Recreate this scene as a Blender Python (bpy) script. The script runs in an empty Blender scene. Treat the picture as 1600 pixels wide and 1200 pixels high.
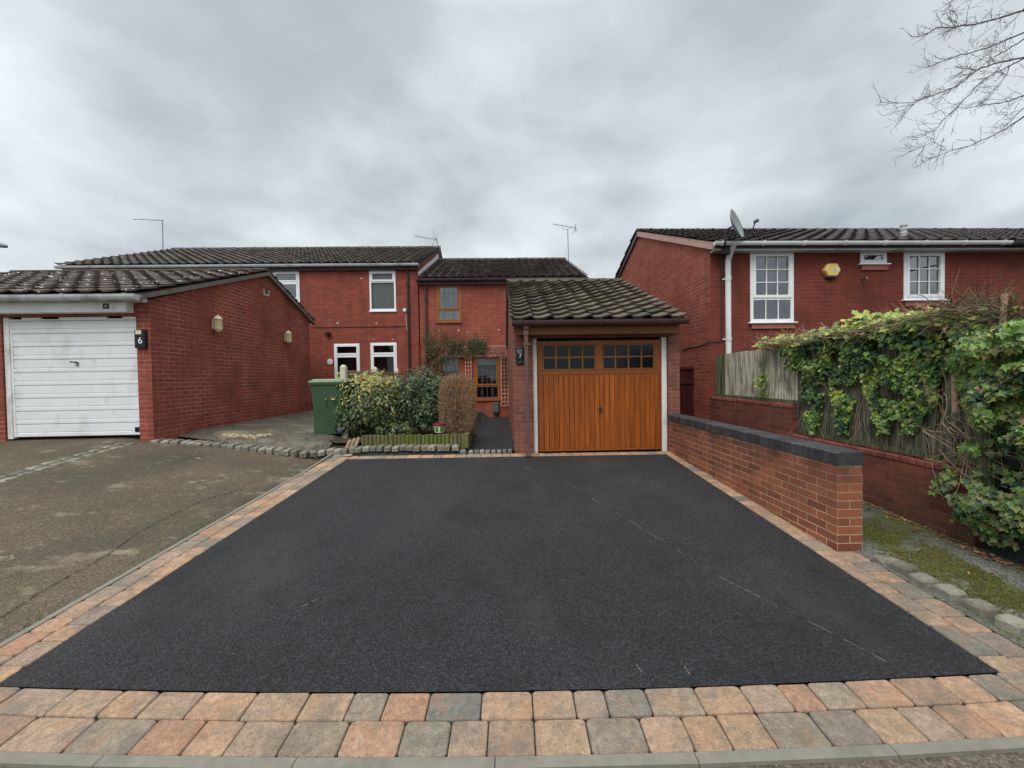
import bpy, math, random
from mathutils import Vector, Matrix, Euler, noise
random.seed(7)
SC = bpy.context.scene
COL = SC.collection
R = math.radians
# ------------------------------------------------------------------ camera
FOC, PIT, ROL, CH = 601.0, R(1.1), R(-0.9), 1.66
CR = Matrix.Rotation(math.pi/2-PIT, 3, 'X') @ Matrix.Rotation(ROL, 3, 'Z')
CP = Vector((0, 0, CH))
cd = bpy.data.cameras.new('camera')
cd.sensor_fit = 'HORIZONTAL'; cd.sensor_width = 36.0; cd.lens = 36.0*FOC/1600.0
cd.clip_start = 0.05; cd.clip_end = 600
cam = bpy.data.objects.new('camera', cd); COL.objects.link(cam)
cam.matrix_world = Matrix.Translation(CP) @ CR.to_4x4()
SC.camera = cam
# ------------------------------------------------------------------ sky
SUN_EL, SUN_AZ = R(52), R(205)     # azimuth clockwise from +Y: behind the camera, a little to its left
w = bpy.data.worlds.new('World'); SC.world = w; w.use_nodes = True
nt = w.node_tree; nt.nodes.clear()
def N(t, ty, **k):
    n = t.nodes.new(ty)
    for a, b in k.items():
        if a.startswith('i_'):
            key = a[2:]
            key = int(key) if key.isdigit() else key.replace('_', ' ')
            n.inputs[key].default_value = b
        else: setattr(n, a, b)
    return n
def L(t, a, b): t.links.new(a, b)
def ramp(t, stops, interp='LINEAR'):
    n = t.nodes.new('ShaderNodeValToRGB'); cr = n.color_ramp; cr.interpolation = interp
    while len(cr.elements) < len(stops): cr.elements.new(0.5)
    for e, (p, c) in zip(cr.elements, stops):
        e.position = p; e.color = (c[0], c[1], c[2], 1) if len(c) == 3 else c
    return n
sky = N(nt, 'ShaderNodeTexSky', sky_type='NISHITA', sun_disc=False, sun_elevation=SUN_EL, sun_rotation=SUN_AZ)
tc = N(nt, 'ShaderNodeTexCoord')
sep = N(nt, 'ShaderNodeSeparateXYZ'); L(nt, tc.outputs['Generated'], sep.inputs[0])
zm = N(nt, 'ShaderNodeMath', operation='MAXIMUM'); L(nt, sep.outputs['Z'], zm.inputs[0]); zm.inputs[1].default_value = 0.0
za = N(nt, 'ShaderNodeMath', operation='ADD'); L(nt, zm.outputs[0], za.inputs[0]); za.inputs[1].default_value = 0.22
dx = N(nt, 'ShaderNodeMath', operation='DIVIDE'); L(nt, sep.outputs['X'], dx.inputs[0]); L(nt, za.outputs[0], dx.inputs[1])
dy = N(nt, 'ShaderNodeMath', operation='DIVIDE'); L(nt, sep.outputs['Y'], dy.inputs[0]); L(nt, za.outputs[0], dy.inputs[1])
cv = N(nt, 'ShaderNodeCombineXYZ'); L(nt, dx.outputs[0], cv.inputs[0]); L(nt, dy.outputs[0], cv.inputs[1])
n1 = N(nt, 'ShaderNodeTexNoise', i_Scale=0.75, i_Detail=7.0, i_Roughness=0.5, i_Distortion=0.35)
n2 = N(nt, 'ShaderNodeTexNoise', i_Scale=2.1, i_Detail=6.0, i_Roughness=0.5, i_Distortion=0.2)
L(nt, cv.outputs[0], n1.inputs['Vector']); L(nt, cv.outputs[0], n2.inputs['Vector'])
mixn = N(nt, 'ShaderNodeMix', data_type='FLOAT'); mixn.inputs[0].default_value = 0.35
L(nt, n1.outputs['Fac'], mixn.inputs[2]); L(nt, n2.outputs['Fac'], mixn.inputs[3])
CLK = 0.86
def ck(r, g, b): return (r*CLK, g*CLK, b*CLK)
cr = ramp(nt, [(0.37, ck(.30, .335, .365)), (0.46, ck(.40, .44, .465)), (0.54, ck(.53, .58, .60)), (0.65, ck(.70, .765, .78))])
L(nt, mixn.outputs[0], cr.inputs[0])
# brighter towards the zenith, as a real overcast is
zr = N(nt, 'ShaderNodeMapRange', i_1=0.0, i_2=1.0, i_3=1.12, i_4=1.0); zr.clamp = True
zr.inputs[1].default_value = 0.0; zr.inputs[2].default_value = 0.35; zr.inputs[3].default_value = 1.08; zr.inputs[4].default_value = 0.95
L(nt, sep.outputs['Z'], zr.inputs[0])
z2 = N(nt, 'ShaderNodeMapRange'); z2.inputs[1].default_value = 0.68; z2.inputs[2].default_value = 1.0; z2.inputs[3].default_value = 1.0; z2.inputs[4].default_value = 3.6
L(nt, sep.outputs['Z'], z2.inputs[0])
zz = N(nt, 'ShaderNodeMath', operation='MULTIPLY'); L(nt, zr.outputs[0], zz.inputs[0]); L(nt, z2.outputs[0], zz.inputs[1])
vm = N(nt, 'ShaderNodeVectorMath', operation='SCALE'); L(nt, cr.outputs[0], vm.inputs[0]); L(nt, zz.outputs[0], vm.inputs['Scale'])
bgs = N(nt, 'ShaderNodeBackground', i_Strength=0.1); L(nt, sky.outputs[0], bgs.inputs[0])
bgc = N(nt, 'ShaderNodeBackground', i_Strength=1.0); L(nt, vm.outputs[0], bgc.inputs[0])
ms = N(nt, 'ShaderNodeMixShader'); ms.inputs[0].default_value = 0.96
L(nt, bgs.outputs[0], ms.inputs[1]); L(nt, bgc.outputs[0], ms.inputs[2])
wo = N(nt, 'ShaderNodeOutputWorld'); L(nt, ms.outputs[0], wo.inputs[0])
# ------------------------------------------------------------------ sun
sd = bpy.data.lights.new('sun', 'SUN'); sd.energy = 1.2; sd.angle = R(28); sd.color = (1.0, 0.965, 0.92)
so = bpy.data.objects.new('sun', sd); COL.objects.link(so)
sv = Vector((math.sin(SUN_AZ)*math.cos(SUN_EL), math.cos(SUN_AZ)*math.cos(SUN_EL), math.sin(SUN_EL)))
so.rotation_euler = (sv).to_track_quat('Z', 'Y').to_euler(); so.location = sv*40
SC.view_settings.view_transform = 'Standard'; SC.view_settings.look = 'None'
SC.view_settings.gamma = 1.0; SC.view_settings.use_curve_mapping = False
SC.view_settings.exposure = 0.74
SC.cycles.max_bounces = 6; SC.cycles.transparent_max_bounces = 12

# ------------------------------------------------------------------ measuring helpers
def ray(px, py): return CR @ Vector(((px-800)/FOC, -(py-600)/FOC, -1))
def P(px, py, Y):
    d = ray(px, py); return CP + d*(Y/d.y)
def G(px, py):
    d = ray(px, py); return CP + d*((CH+.121)/(.061*d.y-d.z))
class Fr:
    def __init__(s, x, y, deg):
        s.o = Vector((x, y, 0)); s.deg = deg; a = R(deg)
        s.u = Vector((math.cos(a), math.sin(a), 0)); s.v = Vector((-math.sin(a), math.cos(a), 0))
    def fr(s, px, py, v=0.0):
        d = ray(px, py); t = (v-(CP-s.o).dot(s.v))/d.dot(s.v); p = CP+d*t-s.o; return p.dot(s.u), p.z
    def sd(s, px, py, u=0.0):
        d = ray(px, py); t = (u-(CP-s.o).dot(s.u))/d.dot(s.u); p = CP+d*t-s.o; return p.dot(s.v), p.z
def ss(a, b, x):
    t = min(1, max(0, (x-a)/(b-a))); return t*t*(3-2*t)
def zd(y): return -.121+.061*y
def zt(x, y):
    yf = min(max(y, 1.3), 6.85)
    f = zd(yf) - .004*max(0, 1.3-y)
    l = max(0, -3.25-x)
    f += (.03+.115*ss(1.5, 4.5, y))*min(l, 3.2)
    if x > 3.05: f += .09*ss(3.05, 3.5, x)*ss(.8, 2.2, y)
    if y > 6.6:
        b = .30 + .30*ss(-2.9, -3.6, x) + .13*ss(-3.6, -5.6, x)
        if -3.6 < x < -.95: b = max(b, .30+.2*ss(-.85, -1.0, x))
        t = ss(6.75, 7.25, y); f = f*(1-t)+b*t
    return f

# ------------------------------------------------------------------ materials
def s2l(c):
    c = c/255.0
    return c/12.92 if c <= .04045 else ((c+.055)/1.055)**2.4
def S(r, g, b, k=1.0): return (s2l(r)*k, s2l(g)*k, s2l(b)*k)
def newmat(name):
    m = bpy.data.materials.new(name); m.use_nodes = True; t = m.node_tree
    bs = t.nodes['Principled BSDF']; return m, t, bs
def setc(inp, c): inp.default_value = (c[0], c[1], c[2], 1)
def mixrgb(t, fac, a, b, blend='MIX'):
    n = N(t, 'ShaderNodeMix', data_type='RGBA', blend_type=blend)
    if isinstance(fac, (int, float)): n.inputs[0].default_value = fac
    else: L(t, fac, n.inputs[0])
    for i, v in ((6, a), (7, b)):
        if isinstance(v, tuple): n.inputs[i].default_value = (v[0], v[1], v[2], 1)
        else: L(t, v, n.inputs[i])
    return n.outputs[2]
def noi(t, scale, detail=4, rough=.55, vec=None, coord='Object', dist=0.0, sxyz=None):
    n = N(t, 'ShaderNodeTexNoise', i_Scale=scale, i_Detail=detail, i_Roughness=rough, i_Distortion=dist)
    if vec is None:
        c = N(t, 'ShaderNodeTexCoord'); vec = c.outputs[coord]
    if sxyz:
        m = N(t, 'ShaderNodeMapping'); m.inputs['Scale'].default_value = sxyz; L(t, vec, m.inputs[0]); vec = m.outputs[0]
    L(t, vec, n.inputs['Vector']); return n.outputs['Fac']
def mr(t, src, a, b, c=0.0, d=1.0):
    n = N(t, 'ShaderNodeMapRange'); L(t, src, n.inputs[0])
    for i, v in enumerate((a, b, c, d)): n.inputs[i+1].default_value = v
    return n.outputs[0]
def bump(t, bs, h, strength=.3, dist=.01, prev=None):
    b = N(t, 'ShaderNodeBump', i_Strength=strength, i_Distance=dist); L(t, h, b.inputs['Height'])
    if prev: L(t, prev, b.inputs['Normal'])
    L(t, b.outputs[0], bs.inputs['Normal']); return b.outputs[0]
def m_plain(name, c, rough=.5, var=.12, vs=6.0, spec=.4, bmp=0.0, metal=0.0, dirt=None, dirtamt=.35):
    m, t, bs = newmat(name)
    f = noi(t, vs, 5, .6); f = mr(t, f, .3, .7)
    lo = tuple(x*(1-var) for x in c); hi = tuple(min(1, x*(1+var)) for x in c)
    col = mixrgb(t, f, lo, hi)
    if dirt:
        g = noi(t, 2.3, 6, .65, sxyz=(1, 1, .5)); g = mr(t, g, .52, .75, 0, dirtamt)
        col = mixrgb(t, g, col, dirt)
    L(t, col, bs.inputs['Base Color']); bs.inputs['Roughness'].default_value = rough
    bs.inputs['Specular IOR Level'].default_value = spec; bs.inputs['Metallic'].default_value = metal
    if bmp: bump(t, bs, noi(t, 60, 4, .6), bmp, .004)
    return m
def m_brick(name, c1, c2, mort, stain=(.05, .03, .025), stainamt=.5, mort2=None, msize=.005, moss=None, rowh=.075, bw=.225, spots=True, offx=0.0, soot=None):
    m, t, bs = newmat(name)
    c = N(t, 'ShaderNodeTexCoord'); uv = c.outputs['UV']
    nv = N(t, 'ShaderNodeTexNoise', i_Scale=9.0, i_Detail=2.0); L(t, uv, nv.inputs['Vector'])
    sb = N(t, 'ShaderNodeVectorMath', operation='SUBTRACT'); L(t, nv.outputs['Color'], sb.inputs[0]); sb.inputs[1].default_value = (.5, .5, .5)
    sc_ = N(t, 'ShaderNodeVectorMath', operation='SCALE'); L(t, sb.outputs[0], sc_.inputs[0]); sc_.inputs['Scale'].default_value = .006
    ad = N(t, 'ShaderNodeVectorMath', operation='ADD'); L(t, uv, ad.inputs[0]); L(t, sc_.outputs[0], ad.inputs[1])
    ad2 = N(t, 'ShaderNodeVectorMath', operation='ADD'); L(t, ad.outputs[0], ad2.inputs[0]); ad2.inputs[1].default_value = (offx+bw*400, rowh*400, 0)
    b = N(t, 'ShaderNodeTexBrick', offset=.5); L(t, ad2.outputs[0], b.inputs['Vector'])
    b.inputs['Scale'].default_value = 1; b.inputs['Brick Width'].default_value = bw; b.inputs['Row Height'].default_value = rowh
    b.inputs['Mortar Size'].default_value = msize; b.inputs['Mortar Smooth'].default_value = .25; b.inputs['Bias'].default_value = -.1
    setc(b.inputs['Color1'], c1); setc(b.inputs['Color2'], c2)
    if mort2:
        h = N(t, 'ShaderNodeTexNoise', i_Scale=1.1, i_Detail=5.0, i_Roughness=.6); L(t, uv, h.inputs['Vector'])
        hm = mr(t, h.outputs['Fac'], .40, .62)
        L(t, mixrgb(t, hm, mort, mort2), b.inputs['Mortar'])
    else: setc(b.inputs['Mortar'], mort)
    g1 = N(t, 'ShaderNodeTexNoise', i_Scale=1.7, i_Detail=7.0, i_Roughness=.65); L(t, uv, g1.inputs['Vector'])
    f1 = mr(t, g1.outputs['Fac'], .45, .75, 0, stainamt)
    col = mixrgb(t, f1, b.outputs['Color'], stain)
    g2 = N(t, 'ShaderNodeTexNoise', i_Scale=45.0, i_Detail=5.0, i_Roughness=.7); L(t, uv, g2.inputs['Vector'])
    f2 = mr(t, g2.outputs['Fac'], .25, .75, .72, 1.28)
    vm_ = N(t, 'ShaderNodeVectorMath', operation='SCALE'); L(t, col, vm_.inputs[0]); L(t, f2, vm_.inputs['Scale'])
    col = vm_.outputs[0]
    mp_ = N(t, 'ShaderNodeMapping'); mp_.inputs['Scale'].default_value = (5.0, .45, 1); L(t, uv, mp_.inputs[0])
    g5 = N(t, 'ShaderNodeTexNoise', i_Scale=1.0, i_Detail=6.0, i_Roughness=.65); L(t, mp_.outputs[0], g5.inputs['Vector'])
    v5 = N(t, 'ShaderNodeVectorMath', operation='SCALE'); L(t, col, v5.inputs[0]); L(t, mr(t, g5.outputs['Fac'], .3, .7, .80, 1.16), v5.inputs['Scale']); col = v5.outputs[0]
    if moss:
        sp = N(t, 'ShaderNodeSeparateXYZ'); L(t, uv, sp.inputs[0])
        g3 = N(t, 'ShaderNodeTexNoise', i_Scale=4.0, i_Detail=6.0, i_Roughness=.7); L(t, uv, g3.inputs['Vector'])
        hh = mr(t, sp.outputs['Y'], moss[1], moss[2], 0, 1)
        mm = N(t, 'ShaderNodeMath', operation='MULTIPLY'); L(t, hh, mm.inputs[0]); L(t, mr(t, g3.outputs['Fac'], .35, .65), mm.inputs[1])
        col = mixrgb(t, mm.outputs[0], col, moss[0])
    if spots:
        v = N(t, 'ShaderNodeTexVoronoi', i_Scale=2.6); L(t, uv, v.inputs['Vector'])
        sp1 = mr(t, v.outputs['Distance'], .03, .06, 1, 0)
        g4 = N(t, 'ShaderNodeTexNoise', i_Scale=1.3); L(t, uv, g4.inputs['Vector'])
        mm2 = N(t, 'ShaderNodeMath', operation='MULTIPLY'); L(t, sp1, mm2.inputs[0]); L(t, mr(t, g4.outputs['Fac'], .52, .6, 0, .55), mm2.inputs[1])
        col = mixrgb(t, mm2.outputs[0], col, S(190, 150, 135))
    col = mixrgb(t, .05, col, (.20, .16, .12))
    L(t, col, bs.inputs['Base Color'])
    bs.inputs['Roughness'].default_value = .85; bs.inputs['Specular IOR Level'].default_value = .25
    inv = mr(t, b.outputs['Fac'], 0, 1, 1, 0)
    n_ = bump(t, bs, inv, .7, .006)
    bump(t, bs, g2.outputs['Fac'], .35, .004, n_)
    return m
def m_island(name, cols, rough=.8, spec=.3, nscale=25, namt=.35, bmp=.4, bdist=.006, stain=None, stfac=.6, stscale=2.0, sth=(.5, .62), trans=0.0, lich=None, grit=0.0, stain2=None):
    m, t, bs = newmat(name)
    g = N(t, 'ShaderNodeNewGeometry')
    r = ramp(t, [(i/(len(cols)-1) if len(cols) > 1 else 0, c) for i, c in enumerate(cols)]); L(t, g.outputs['Random Per Island'], r.inputs[0])
    f = noi(t, nscale, 6, .65); f = mr(t, f, .25, .75, 1-namt, 1+namt)
    v = N(t, 'ShaderNodeVectorMath', operation='SCALE'); L(t, r.outputs[0], v.inputs[0]); L(t, f, v.inputs['Scale'])
    col = v.outputs[0]
    if stain:
        s_ = noi(t, stscale, 6, .65); s_ = mr(t, s_, sth[0], sth[1], 0, stfac); col = mixrgb(t, s_, col, stain)
    if stain2:
        col = mixrgb(t, mr(t, noi(t, stain2[1], 6, .7, dist=.4), stain2[2], stain2[3], 0, stain2[4]), col, stain2[0])
        col = mixrgb(t, mr(t, noi(t, 2.1, 7, .75), .62, .72, 0, .45), col, S(206, 196, 180))
    if lich:
        vo = N(t, 'ShaderNodeTexVoronoi', i_Scale=lich[1]); cc = N(t, 'ShaderNodeTexCoord')
        mp = N(t, 'ShaderNodeTexNoise', i_Scale=8.0); L(t, cc.outputs['Object'], mp.inputs[0])
        mx = mixrgb(t, .25, cc.outputs['Object'], mp.outputs['Color']); L(t, mx, vo.inputs['Vector'])
        a = mr(t, vo.outputs['Distance'], lich[2], lich[2]+.06, 1, 0); b_ = noi(t, 1.6, 3); b_ = mr(t, b_, lich[3], lich[3]+.08)
        mm = N(t, 'ShaderNodeMath', operation='MULTIPLY'); L(t, a, mm.inputs[0]); L(t, b_, mm.inputs[1])
        col = mixrgb(t, mm.outputs[0], col, lich[0])
    L(t, col, bs.inputs['Base Color']); bs.inputs['Roughness'].default_value = rough; bs.inputs['Specular IOR Level'].default_value = spec
    if grit:
        gq = mr(t, noi(t, 170, 3, .7), .3, .7, 1-grit, 1+grit); vg = N(t, 'ShaderNodeVectorMath', operation='SCALE'); L(t, col, vg.inputs[0]); L(t, gq, vg.inputs['Scale']); col = vg.outputs[0]; L(t, col, bs.inputs['Base Color'])
    if bmp: bump(t, bs, noi(t, nscale*2.2, 6, .7), bmp, bdist)
    if trans:
        tr = N(t, 'ShaderNodeBsdfTranslucent'); L(t, col, tr.inputs[0]); mx = N(t, 'ShaderNodeMixShader'); mx.inputs[0].default_value = trans
        L(t, bs.outputs[0], mx.inputs[1]); L(t, tr.outputs[0], mx.inputs[2]); L(t, mx.outputs[0], t.nodes['Material Output'].inputs[0])
    return m
def m_wood(name, c, c2, axis='Z', rough=.5, spec=.35, gscale=1.0, con=0.0, blot=None):
    m, t, bs = newmat(name)
    sc = {'Z': (22*gscale, 22*gscale, 1.6), 'X': (1.6, 22*gscale, 22*gscale)}[axis]
    g = N(t, 'ShaderNodeNewGeometry'); c_ = N(t, 'ShaderNodeTexCoord')
    ad = N(t, 'ShaderNodeVectorMath', operation='ADD'); L(t, c_.outputs['Object'], ad.inputs[0])
    s3 = N(t, 'ShaderNodeMath', operation='MULTIPLY', i_1=7.0); L(t, g.outputs['Random Per Island'], s3.inputs[0]); L(t, s3.outputs[0], ad.inputs[1])
    f = noi(t, 1.0, 6, .6, vec=ad.outputs[0], sxyz=sc, dist=.6)
    col = mixrgb(t, mr(t, f, .3+con, .7-con), c, c2)
    if blot: col = mixrgb(t, mr(t, noi(t, 5, 6, .7, sxyz=(1, 1, .5)), .48, .66, 0, .8), col, blot)
    f2 = mr(t, g.outputs['Random Per Island'], 0, 1, .86, 1.12)
    v = N(t, 'ShaderNodeVectorMath', operation='SCALE'); L(t, col, v.inputs[0]); L(t, f2, v.inputs['Scale'])
    L(t, v.outputs[0], bs.inputs['Base Color']); bs.inputs['Roughness'].default_value = rough; bs.inputs['Specular IOR Level'].default_value = spec
    bump(t, bs, f, .25, .003); return m
def m_asphalt(name, lo, hi, agg=150.0, bstr=.8, bdist=.006, patches=None, dirt=None, rough=.8, spec=.4, big=.8):
    m, t, bs = newmat(name)
    c = N(t, 'ShaderNodeTexCoord'); o = c.outputs['Object']
    v = N(t, 'ShaderNodeTexVoronoi', i_Scale=agg); L(t, o, v.inputs['Vector'])
    sx = N(t, 'ShaderNodeSeparateXYZ'); L(t, v.outputs['Color'], sx.inputs[0])
    f = sx.outputs[0]
    n_ = noi(t, agg*.55, 4, .7, vec=o)
    mm = N(t, 'ShaderNodeMath', operation='MULTIPLY'); L(t, f, mm.inputs[0]); L(t, mr(t, n_, .3, .7), mm.inputs[1])
    r = ramp(t, [(0, lo), (.45, tuple((a+b)/2 for a, b in zip(lo, hi))), (.8, hi), (1, tuple(min(1, x*1.9) for x in hi))]); L(t, mm.outputs[0], r.inputs[0])
    bg = noi(t, big, 6, .6, vec=o); bgs_ = mr(t, bg, .3, .7, .82, 1.18)
    vs = N(t, 'ShaderNodeVectorMath', operation='SCALE'); L(t, r.outputs[0], vs.inputs[0]); L(t, bgs_, vs.inputs['Scale'])
    col = vs.outputs[0]
    for p in (patches or []):   # (colour, scale, lo, hi, amount)
        q = noi(t, p[1], 5, .6, vec=o, sxyz=p[5] if len(p) > 5 else None); col = mixrgb(t, mr(t, q, p[2], p[3], 0, p[4]), col, p[0])
    L(t, col, bs.inputs['Base Color']); bs.inputs['Roughness'].default_value = rough; bs.inputs['Specular IOR Level'].default_value = spec
    hsum = N(t, 'ShaderNodeMath', operation='SUBTRACT'); L(t, n_, hsum.inputs[0]); L(t, v.outputs['Distance'], hsum.inputs[1])
    bump(t, bs, hsum.outputs[0], bstr, bdist); return m
def m_glass(name, refl=.10, tint=(.9, .93, .92)):
    m, t, bs = newmat(name); t.nodes.remove(bs)
    tr = N(t, 'ShaderNodeBsdfTransparent'); setc(tr.inputs[0], tint)
    gl = N(t, 'ShaderNodeBsdfGlossy'); gl.inputs['Roughness'].default_value = .02; setc(gl.inputs[0], (.95, .97, 1))
    fr = N(t, 'ShaderNodeFresnel'); fr.inputs[0].default_value = 1.5
    ad = N(t, 'ShaderNodeMath', operation='ADD', use_clamp=True); L(t, fr.outputs[0], ad.inputs[0]); ad.inputs[1].default_value = refl
    mx = N(t, 'ShaderNodeMixShader'); L(t, ad.outputs[0], mx.inputs[0]); L(t, tr.outputs[0], mx.inputs[1]); L(t, gl.outputs[0], mx.inputs[2])
    wv = noi(t, 2.5, 2, .5); b = N(t, 'ShaderNodeBump', i_Strength=.05, i_Distance=.02); L(t, wv, b.inputs['Height']); L(t, b.outputs[0], gl.inputs['Normal'])
    L(t, mx.outputs[0], t.nodes['Material Output'].inputs[0]); return m
def m_curtain(name, c, fold=30):
    m, t, bs = newmat(name); cc = N(t, 'ShaderNodeTexCoord')
    wv = N(t, 'ShaderNodeTexWave', i_Scale=fold/10.0, i_Distortion=2.5, i_Detail=2.0); wv.bands_direction = 'X'; L(t, cc.outputs['Object'], wv.inputs[0])
    L(t, mixrgb(t, wv.outputs['Fac'], tuple(x*.7 for x in c), c), bs.inputs['Base Color']); bs.inputs['Roughness'].default_value = .9; return m

M = {}
M['brick_h6'] = m_brick('red_brick_wall_six', S(150, 73, 57), S(126, 59, 47), S(170, 108, 92), stain=S(102, 52, 42), stainamt=.6, msize=.005, mort2=S(126, 68, 56))
M['brick_h7'] = m_brick('red_brick_wall_seven', S(158, 80, 64), S(134, 66, 54), S(186, 124, 106), stain=S(114, 60, 48), stainamt=.55, msize=.005, mort2=S(148, 86, 72))
M['brick_g6'] = m_brick('red_brick_garage_six', S(150, 74, 60), S(126, 62, 51), S(200, 146, 128), stain=S(98, 56, 46), stainamt=.6, msize=.005, mort2=S(136, 82, 70))
M['brick_g7'] = m_brick('red_brick_garage_seven', S(144, 88, 72), S(114, 68, 57), S(172, 136, 120), stain=S(94, 66, 56), stainamt=.55, msize=.005, mort2=S(142, 100, 86))
M['brick_h8'] = m_brick('red_brick_house_right', S(122, 56, 44), S(110, 49, 39), S(144, 84, 70), stain=S(82, 38, 31), stainamt=.6, msize=.0048, mort2=S(102, 50, 42))
M['brick_h8s'] = m_brick('red_brick_gable_right', S(160, 86, 68), S(130, 66, 54), S(192, 132, 116), stain=S(120, 62, 51), stainamt=.5, msize=.0052, mort2=S(150, 92, 78))
M['brick_low'] = m_brick('dull_red_brick_low_wall', S(132, 74, 60), S(98, 56, 46), S(142, 104, 88), stain=S(76, 54, 44), stainamt=.75, msize=.0055, mort2=S(94, 62, 51), moss=(S(60, 54, 40), .55, .2), spots=False)
M['brick_wall'] = m_brick('orange_red_brick_garden_wall', S(164, 98, 72), S(118, 68, 53), S(210, 180, 150), stain=S(104, 76, 58), stainamt=.7, msize=.0048, mort2=S(150, 118, 94), moss=(S(78, 60, 48), .60, .86), spots=False)
M['coping'] = m_island('blue_brick_coping', [S(54, 54, 58), S(70, 70, 74), S(62, 60, 63), S(80, 80, 82)], rough=.55, nscale=20, namt=.3, stain=S(92, 92, 84), stfac=.5, stscale=5, sth=(.55, .7))
M['mortar'] = m_plain('grey_mortar', S(120, 112, 100), .9, .2, 20, bmp=.3)
M['tile7'] = m_island('mossy_concrete_roof_tile', [S(82, 75, 65), S(104, 95, 82), S(90, 82, 71), S(68, 63, 55), S(120, 109, 92)], rough=.9, nscale=14, namt=.4, bmp=.5, bdist=.01, stain=S(92, 88, 56), stfac=.6, stscale=2.4, sth=(.5, .66), lich=(S(160, 156, 140), 9, .09, .56))
M['tile_h'] = m_island('brown_grey_roof_tile', [S(92, 85, 79), S(110, 101, 94), S(80, 74, 70), S(100, 90, 84)], rough=.9, nscale=10, namt=.35, bmp=.4, bdist=.01, stain=S(52, 50, 42), stfac=.5, stscale=1.5, sth=(.48, .65))
M['tile_g6'] = m_island('lichen_spotted_roof_tile', [S(88, 79, 75), S(104, 94, 89), S(78, 71, 68)], rough=.9, nscale=14, namt=.35, bmp=.4, bdist=.01, stain=S(88, 82, 66), stfac=.4, stscale=2, sth=(.5, .65), lich=(S(228, 228, 220), 8.5, .2, .44))
M['tile_h8'] = m_island('dark_brown_roof_tile', [S(64, 57, 56), S(80, 71, 69), S(54, 49, 48)], rough=.9, nscale=10, namt=.35, bmp=.4, bdist=.01, lich=(S(180, 172, 165), 9, .08, .5))
M['deck'] = m_plain('dark_roof_deck', S(50, 46, 42), .95, .2, 8)
M['ridge'] = m_plain('ridge_tile', S(82, 78, 68), .9, .3, 8, bmp=.4, dirt=S(62, 64, 38), dirtamt=.6)
M['verge'] = m_plain('verge_mortar', S(118, 108, 98), .95, .3, 14, bmp=.5, dirt=S(60, 55, 48), dirtamt=.7)
M['vergepink'] = m_plain('pinkish_verge_board', S(196, 160, 148), .8, .15, 14, dirt=S(120, 96, 88), dirtamt=.5)
M['white_pl'] = m_plain('white_plastic', S(226, 228, 228), .35, .05, 3, dirt=S(150, 150, 142), dirtamt=.4)
M['white_frame'] = m_plain('white_window_frame', S(238, 240, 240), .3, .03, 3, dirt=S(180, 180, 174), dirtamt=.25)
M['grey_gutter'] = m_plain('weathered_grey_white_gutter', S(190, 192, 192), .5, .15, 5, dirt=S(70, 72, 66), dirtamt=.75)
M['white_paint'] = m_plain('peeling_white_paint', S(226, 226, 222), .6, .1, 9, bmp=.3, dirt=S(120, 110, 98), dirtamt=.8)
M['brown_pl'] = m_plain('brown_plastic', S(78, 58, 58), .4, .15, 6, dirt=S(110, 96, 92), dirtamt=.4)
M['brown7'] = m_plain('faded_brown_pipe', S(104, 74, 68), .55, .15, 6, dirt=S(130, 104, 96), dirtamt=.5)
M['dark_pl'] = m_plain('dark_grey_plastic', S(50, 46, 52), .4, .15, 6)
M['black'] = m_plain('black_slate', S(16, 17, 19), .3, .2, 8)
M['metal'] = m_plain('grey_metal', S(120, 124, 128), .45, .1, 6, metal=.6)
M['darkmetal'] = m_plain('dark_metal', S(60, 58, 56), .45, .15, 9, metal=.5)
M['dish'] = m_plain('grey_satellite_dish', S(140, 144, 146), .5, .08, 6, dirt=S(96, 98, 96), dirtamt=.5)
M['door_or'] = m_wood('golden_oak_door', S(118, 60, 20), S(174, 94, 34), 'Z', .45, .35, 1.3, .0)
M['door_frame'] = m_wood('golden_oak_door_frame', S(130, 72, 28), S(158, 88, 38), 'Z', .42, .35)
M['beam'] = m_wood('golden_oak_fascia', S(122, 80, 40), S(148, 98, 50), 'X', .5, .3)
M['oak'] = m_wood('oak_window_frame', S(136, 82, 38), S(160, 100, 48), 'Z', .5, .3)
M['oldwood'] = m_wood('weathered_fence_board', S(112, 106, 90), S(226, 220, 196), 'Z', .9, .15, 2.8, .09, S(92, 92, 74))
M['oldgreen'] = m_wood('algae_green_fence_board', S(52, 60, 42), S(116, 120, 90), 'Z', .9, .15, 2.4, .08)
M['darkfence'] = m_wood('dark_green_horizontal_board', S(34, 44, 36), S(62, 72, 60), 'X', .85, .15, 1.4)
M['gatewood'] = m_wood('dark_red_brown_gate', S(52, 22, 20), S(74, 32, 28), 'Z', .75, .2)
M['trellis'] = m_plain('faded_red_brown_trellis', S(214, 160, 142), .8, .2, 20)
M['post'] = m_plain('cream_concrete_post', S(196, 188, 168), .85, .12, 12, bmp=.3, dirt=S(110, 104, 84), dirtamt=.6)
M['log'] = m_island('mossy_log_edging', [S(118, 108, 78), S(96, 88, 66), S(128, 120, 88)], rough=.95, nscale=18, namt=.3, stain=S(92, 106, 36), stfac=.8, stscale=1.7, sth=(.42, .56))
M['tarmac'] = m_asphalt('new_black_tarmac', S(10, 10, 12), S(80, 80, 84), 135, 1.0, .010, big=.7, rough=.7, spec=.45, patches=[(S(82, 82, 82), 1.1, .52, .76, .34, (1, .5, 1)), (S(18, 18, 20), 2.3, .50, .72, .5), (S(104, 102, 98), 3.0, .66, .76, .35)])
M['path'] = m_asphalt('new_black_tarmac_path', S(28, 28, 30), S(64, 64, 69), 140, .9, .006, rough=.72)
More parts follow.
